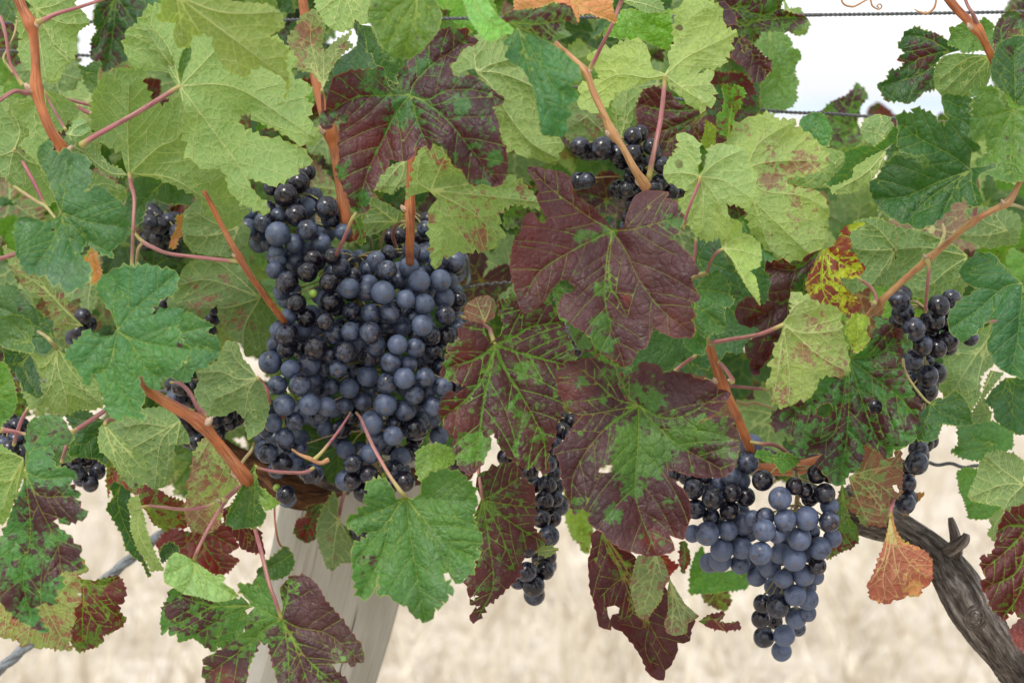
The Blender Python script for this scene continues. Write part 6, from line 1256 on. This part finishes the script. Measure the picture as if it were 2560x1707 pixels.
# ------------------------------------------------------------------ wooden post, wires
def wood_material():
    s = NT('weathered_wood')
    uvn = s.t.nodes.new('ShaderNodeUVMap'); uv = uvn.outputs[0]
    st = s.noise(s.vmath('MULTIPLY', uv, (1.0, 0.035, 1.0)), 330, 5, 0.7)
    bl = s.noise(s.vmath('MULTIPLY', uv, (1.0, 0.35, 1.0)), 26, 3, 0.6)
    c = s.mix(s.step(bl, 0.3, 0.7), (0.30, 0.285, 0.235), (0.40, 0.375, 0.325))
    c = s.mix(s.step(st, 0.50, 0.68, 0, .6), c, (0.20, 0.175, 0.14))
    c = s.mix(s.step(s.noise(uv, 60, 4, .7), 0.60, 0.72, 0, .35), c, (0.24, 0.28, 0.20))
    ck = s.step(s.noise(s.vmath('MULTIPLY', uv, (1.0, 0.012, 1.0)), 150, 2), 0.700, 0.715)
    c = s.mix(ck, c, (0.05, 0.04, 0.03))
    h = s.math('SUBTRACT', s.math('MULTIPLY', st, .5), ck)
    bump = s.n('Bump', 0, Strength=0.8, Distance=0.0018, Height=h)
    return s.finish(s.n('BsdfPrincipled', 0, Base_Color=c, Roughness=0.9, Specular_IOR_Level=0.15, Normal=bump))
M_WOOD = wood_material()
top = world_pt(*src('J', 520 + 560, -1000), 1.90); mid = world_pt(*src('J', 600, 900), 1.90)
dirp = (top - mid); dirp = dirp / np.linalg.norm(dirp)
base = mid - dirp * (mid[2] + 0.05) / dirp[2]
def post_profile():
    r = 0.058; P = []
    for i in range(48):
        a = 2 * math.pi * i / 48
        k = 1 + .02 * math.sin(3 * a + 1) + .012 * math.sin(7 * a)
        if abs(((a / (2 * math.pi)) % 1) - .715) < .012: k -= .09     # drying crack
        x, y = math.cos(a) * r * k, math.sin(a) * r * k
        y = max(y, -.047)                                             # sawn flat face towards the row
        P.append((x, y))
    return P
prof = post_profile(); V = []; F = []; UVs = []
zz = np.linspace(0, (top[2] - base[2]) / dirp[2], 40)
for i, t in enumerate(zz):
    c = base + dirp * t
    sh = .0022 * math.sin(i * .7)
    for j, (x, y) in enumerate(prof): V.append((c[0] + x + sh, c[1] + y, c[2])); UVs.append((j * .0076, t))
n_ = len(prof)
for i in range(len(zz) - 1):
    for j in range(n_): F.append((i * n_ + j, i * n_ + (j + 1) % n_, (i + 1) * n_ + (j + 1) % n_, (i + 1) * n_ + j))
F.append(tuple(range((len(zz) - 1) * n_, len(zz) * n_)))
post = mesh_obj('wooden_post', V, F, M_WOOD, None, smooth=False, uv=UVs)
post['label'] = 'leaning grey weathered wooden trellis post under the leaves'; post['category'] = 'post'

M_WIRE = plain_material('dull_steel_wire', (0.06, 0.065, 0.07), (0.13, 0.13, 0.13), 800, 0.5, 0.6)
M_CABLE = plain_material('grey_cable', (0.115, 0.13, 0.14), (0.20, 0.215, 0.225), 300, 0.6, 0.2)
def twist(path, r, pitch, strands=2):
    P = catmull(path, 60 if len(path) == 2 else 40); L = np.concatenate([[0], np.cumsum(np.linalg.norm(np.diff(P, axis=0), axis=1))])
    n = int(L[-1] / (pitch / 8)) + 2
    s = np.linspace(0, L[-1], n); Q = np.stack([np.interp(s, L, P[:, k]) for k in range(3)], 1)
    T = np.gradient(Q, axis=0); T /= np.linalg.norm(T, axis=1)[:, None]
    N = np.cross(T, [0, 1, 0.01]); N /= np.linalg.norm(N, axis=1)[:, None]; B = np.cross(T, N)
    out = []
    for k in range(strands):
        a = s / pitch * 2 * math.pi + k * 2 * math.pi / strands
        W = Q + (N * np.cos(a)[:, None] + B * np.sin(a)[:, None]) * r * .5
        out.append(tube_geo(np.hstack([W, np.full((n, 1), r * .62)]), 7, n=1))
    return merge(out)
def wire(tile, s, r, pitch, label, mat=M_WIRE, strands=2, group=None, cat='wire', name='trellis_wire'):
    rows = px_path(tile, s)[:, :3]
    V, F, UVs, AL = twist(rows, r, pitch, strands)
    o = mesh_obj(name, V, F, mat, None, uv=UVs); o['label'] = label; o['category'] = cat
    if group: o['group'] = group
    return o
WG = 'steel trellis wires'
wire('D', "-4600,150,1.80 300,104,1.72 650,100,1.72 1400,90,1.71 2700,68,1.70", .0013, .007, 'upper twisted wire running across the white sky', group=WG)
wire('D', "-4600,330,1.82 -1200,540,1.80 370,718,1.77 800,742,1.76 1260,776,1.75 2700,880,1.72", .0013, .007, 'second wire from the top, passing behind the leaves under the sky', group=WG)
wire('M', "-4800,-420,1.84 -900,-90,1.80 600,90,1.75 1460,148,1.735 1800,176,1.73 2900,250,1.72", .0022, .02, 'lowest dark wire, reaching right from the small dark bunch', group=WG, strands=1)
wire('F', "1380,585,1.80 1480,570,1.80 1640,545,1.80 1900,530,1.80", .0013, .007, 'short end of green-black tie wire right of the biggest bunch', strands=1)
wire('F', "1465,360,1.80 1500,420,1.80 1490,520,1.80 1478,580,1.80", .0022, .02, 'short dark upright tie beside the biggest bunch', strands=1, cat='tie')
wire('I', "-500,1900,1.78 0,1495,1.84 200,1325,1.86 480,1100,1.88 720,885,1.90 1000,655,1.92 1140,565,1.93 1500,330,1.96", .0042, .055, 'thick grey twisted cable slanting across the lower left', mat=M_CABLE, strands=3, cat='cable', name='twisted_cable')

# ------------------------------------------------------------------ ground, straw, far hills
def ground_material():
    s = NT('dry_stubble')
    tc = s.t.nodes.new('ShaderNodeNewGeometry'); p = tc.outputs['Position']
    p2 = s.vmath('MULTIPLY', p, (1.0, .45, 1.0))
    n1 = s.noise(p, 2.2, 4, .6); n2 = s.noise(p2, 26, 3, .65)
    c = s.mix(s.step(n1, .3, .7), (0.40, 0.35, 0.28), (0.55, 0.505, 0.43))
    c = s.mix(s.step(n2, .42, .70, 0, .55), c, (0.26, 0.195, 0.125))
    c = s.mix(s.step(s.noise(p, 9, 3, .6), .60, .75, 0, .4), c, (0.62, 0.57, 0.50))
    return s.finish(s.n('BsdfPrincipled', 0, Base_Color=c, Roughness=0.95, Specular_IOR_Level=0.1))
gv = []; gf = []
xs_ = np.concatenate([[-1500, -300, -60], np.linspace(-14, 14, 57), [60, 300, 1500]])
ys_ = np.concatenate([[-40, -3], np.linspace(0, 26, 53), [40, 80, 200, 600, 2500]])
for y in ys_:
    for x in xs_: gv.append((x, y, .03 * noise.noise(Vector((x * .9, y * .9, 0))) + .012 * noise.noise(Vector((x * 4, y * 4, 1)))))
nx = len(xs_)
for j in range(len(ys_) - 1):
    for i in range(nx - 1): a = j * nx + i; gf.append((a, a + 1, a + nx + 1, a + nx))
g = mesh_obj('ground', gv, gf, ground_material(), None); g['kind'] = 'structure'
# straw blades
sv, sf = [], []
for i in range(42000):
    y = 3.2 + (rng.random() ** 1.6) * 14; x = rng.uniform(-1, 1) * (0.28 * y + .5)
    z0 = -.03; h = rng.uniform(.04, .20) * (.6 + .8 * (noise.noise(Vector((x * 3, y * 3, 0))) + .5)); w = rng.uniform(.002, .0055); a = rng.uniform(0, math.pi)
    lx, ly = rng.uniform(-.1, .1), rng.uniform(-.1, .1)
    if rng.random() < .45: lx *= 2.4; ly *= 2.4; h *= .35
    k = len(sv); ca, sa_ = math.cos(a) * w, math.sin(a) * w
    sv += [(x - ca, y - sa_, z0), (x + ca, y + sa_, z0), (x + lx + ca * .3, y + ly + sa_ * .3, z0 + h), (x + lx - ca * .3, y + ly - sa_ * .3, z0 + h)]
    sf.append((k, k + 1, k + 2, k + 3))
M_STRAW = plain_material('straw', (0.42, 0.35, 0.25), (0.64, 0.585, 0.475), 9, .8, 0, 0)
st = mesh_obj('dry_grass', sv, sf, M_STRAW, None, smooth=False); st['kind'] = 'stuff'; st['label'] = 'bleached dry grass and straw covering the ground'; st['category'] = 'dry grass'
# a short stake far behind
V, F, UVs, AL = tube_geo(np.array([[*world_pt(*src('M', 1095, 1620), 5.2), .016], [*world_pt(*src('M', 1100, 1490), 5.2), .015]]) - np.array([[0, 0, .18, 0], [0, 0, 0, 0]]), 10, n=5, rough=.1)
sk = mesh_obj('stake', V, F, M_BARK, None, uv=UVs); sk['label'] = 'short brown stake end in the straw at the bottom right, far out of focus'; sk['category'] = 'stake'
# low hills at the horizon, distance haze painted in as pale blue
hv, hf = [], []
for i in range(80):
    x = -900 + i * 1800 / 79
    h = 12 + 9 * noise.noise(Vector((x * .006, 0, 5))) + 3 * noise.noise(Vector((x * .03, 0, 2)))
    hv += [(x, 1300, -1), (x, 1380, h), (x, 1600, -1)]
for i in range(79):
    a = i * 3; hf += [(a, a + 3, a + 4, a + 1), (a + 1, a + 4, a + 5, a + 2)]
M_HILL = plain_material('hazy_hill', (0.30, 0.36, 0.42), (0.36, 0.40, 0.44), .02, .95, 0, 0)
hl_ = mesh_obj('hills', hv, hf, M_HILL, None); hl_['kind'] = 'structure'
print('objects', len(bpy.data.objects), 'tris', sum(len(m.polygons) for m in bpy.data.meshes))
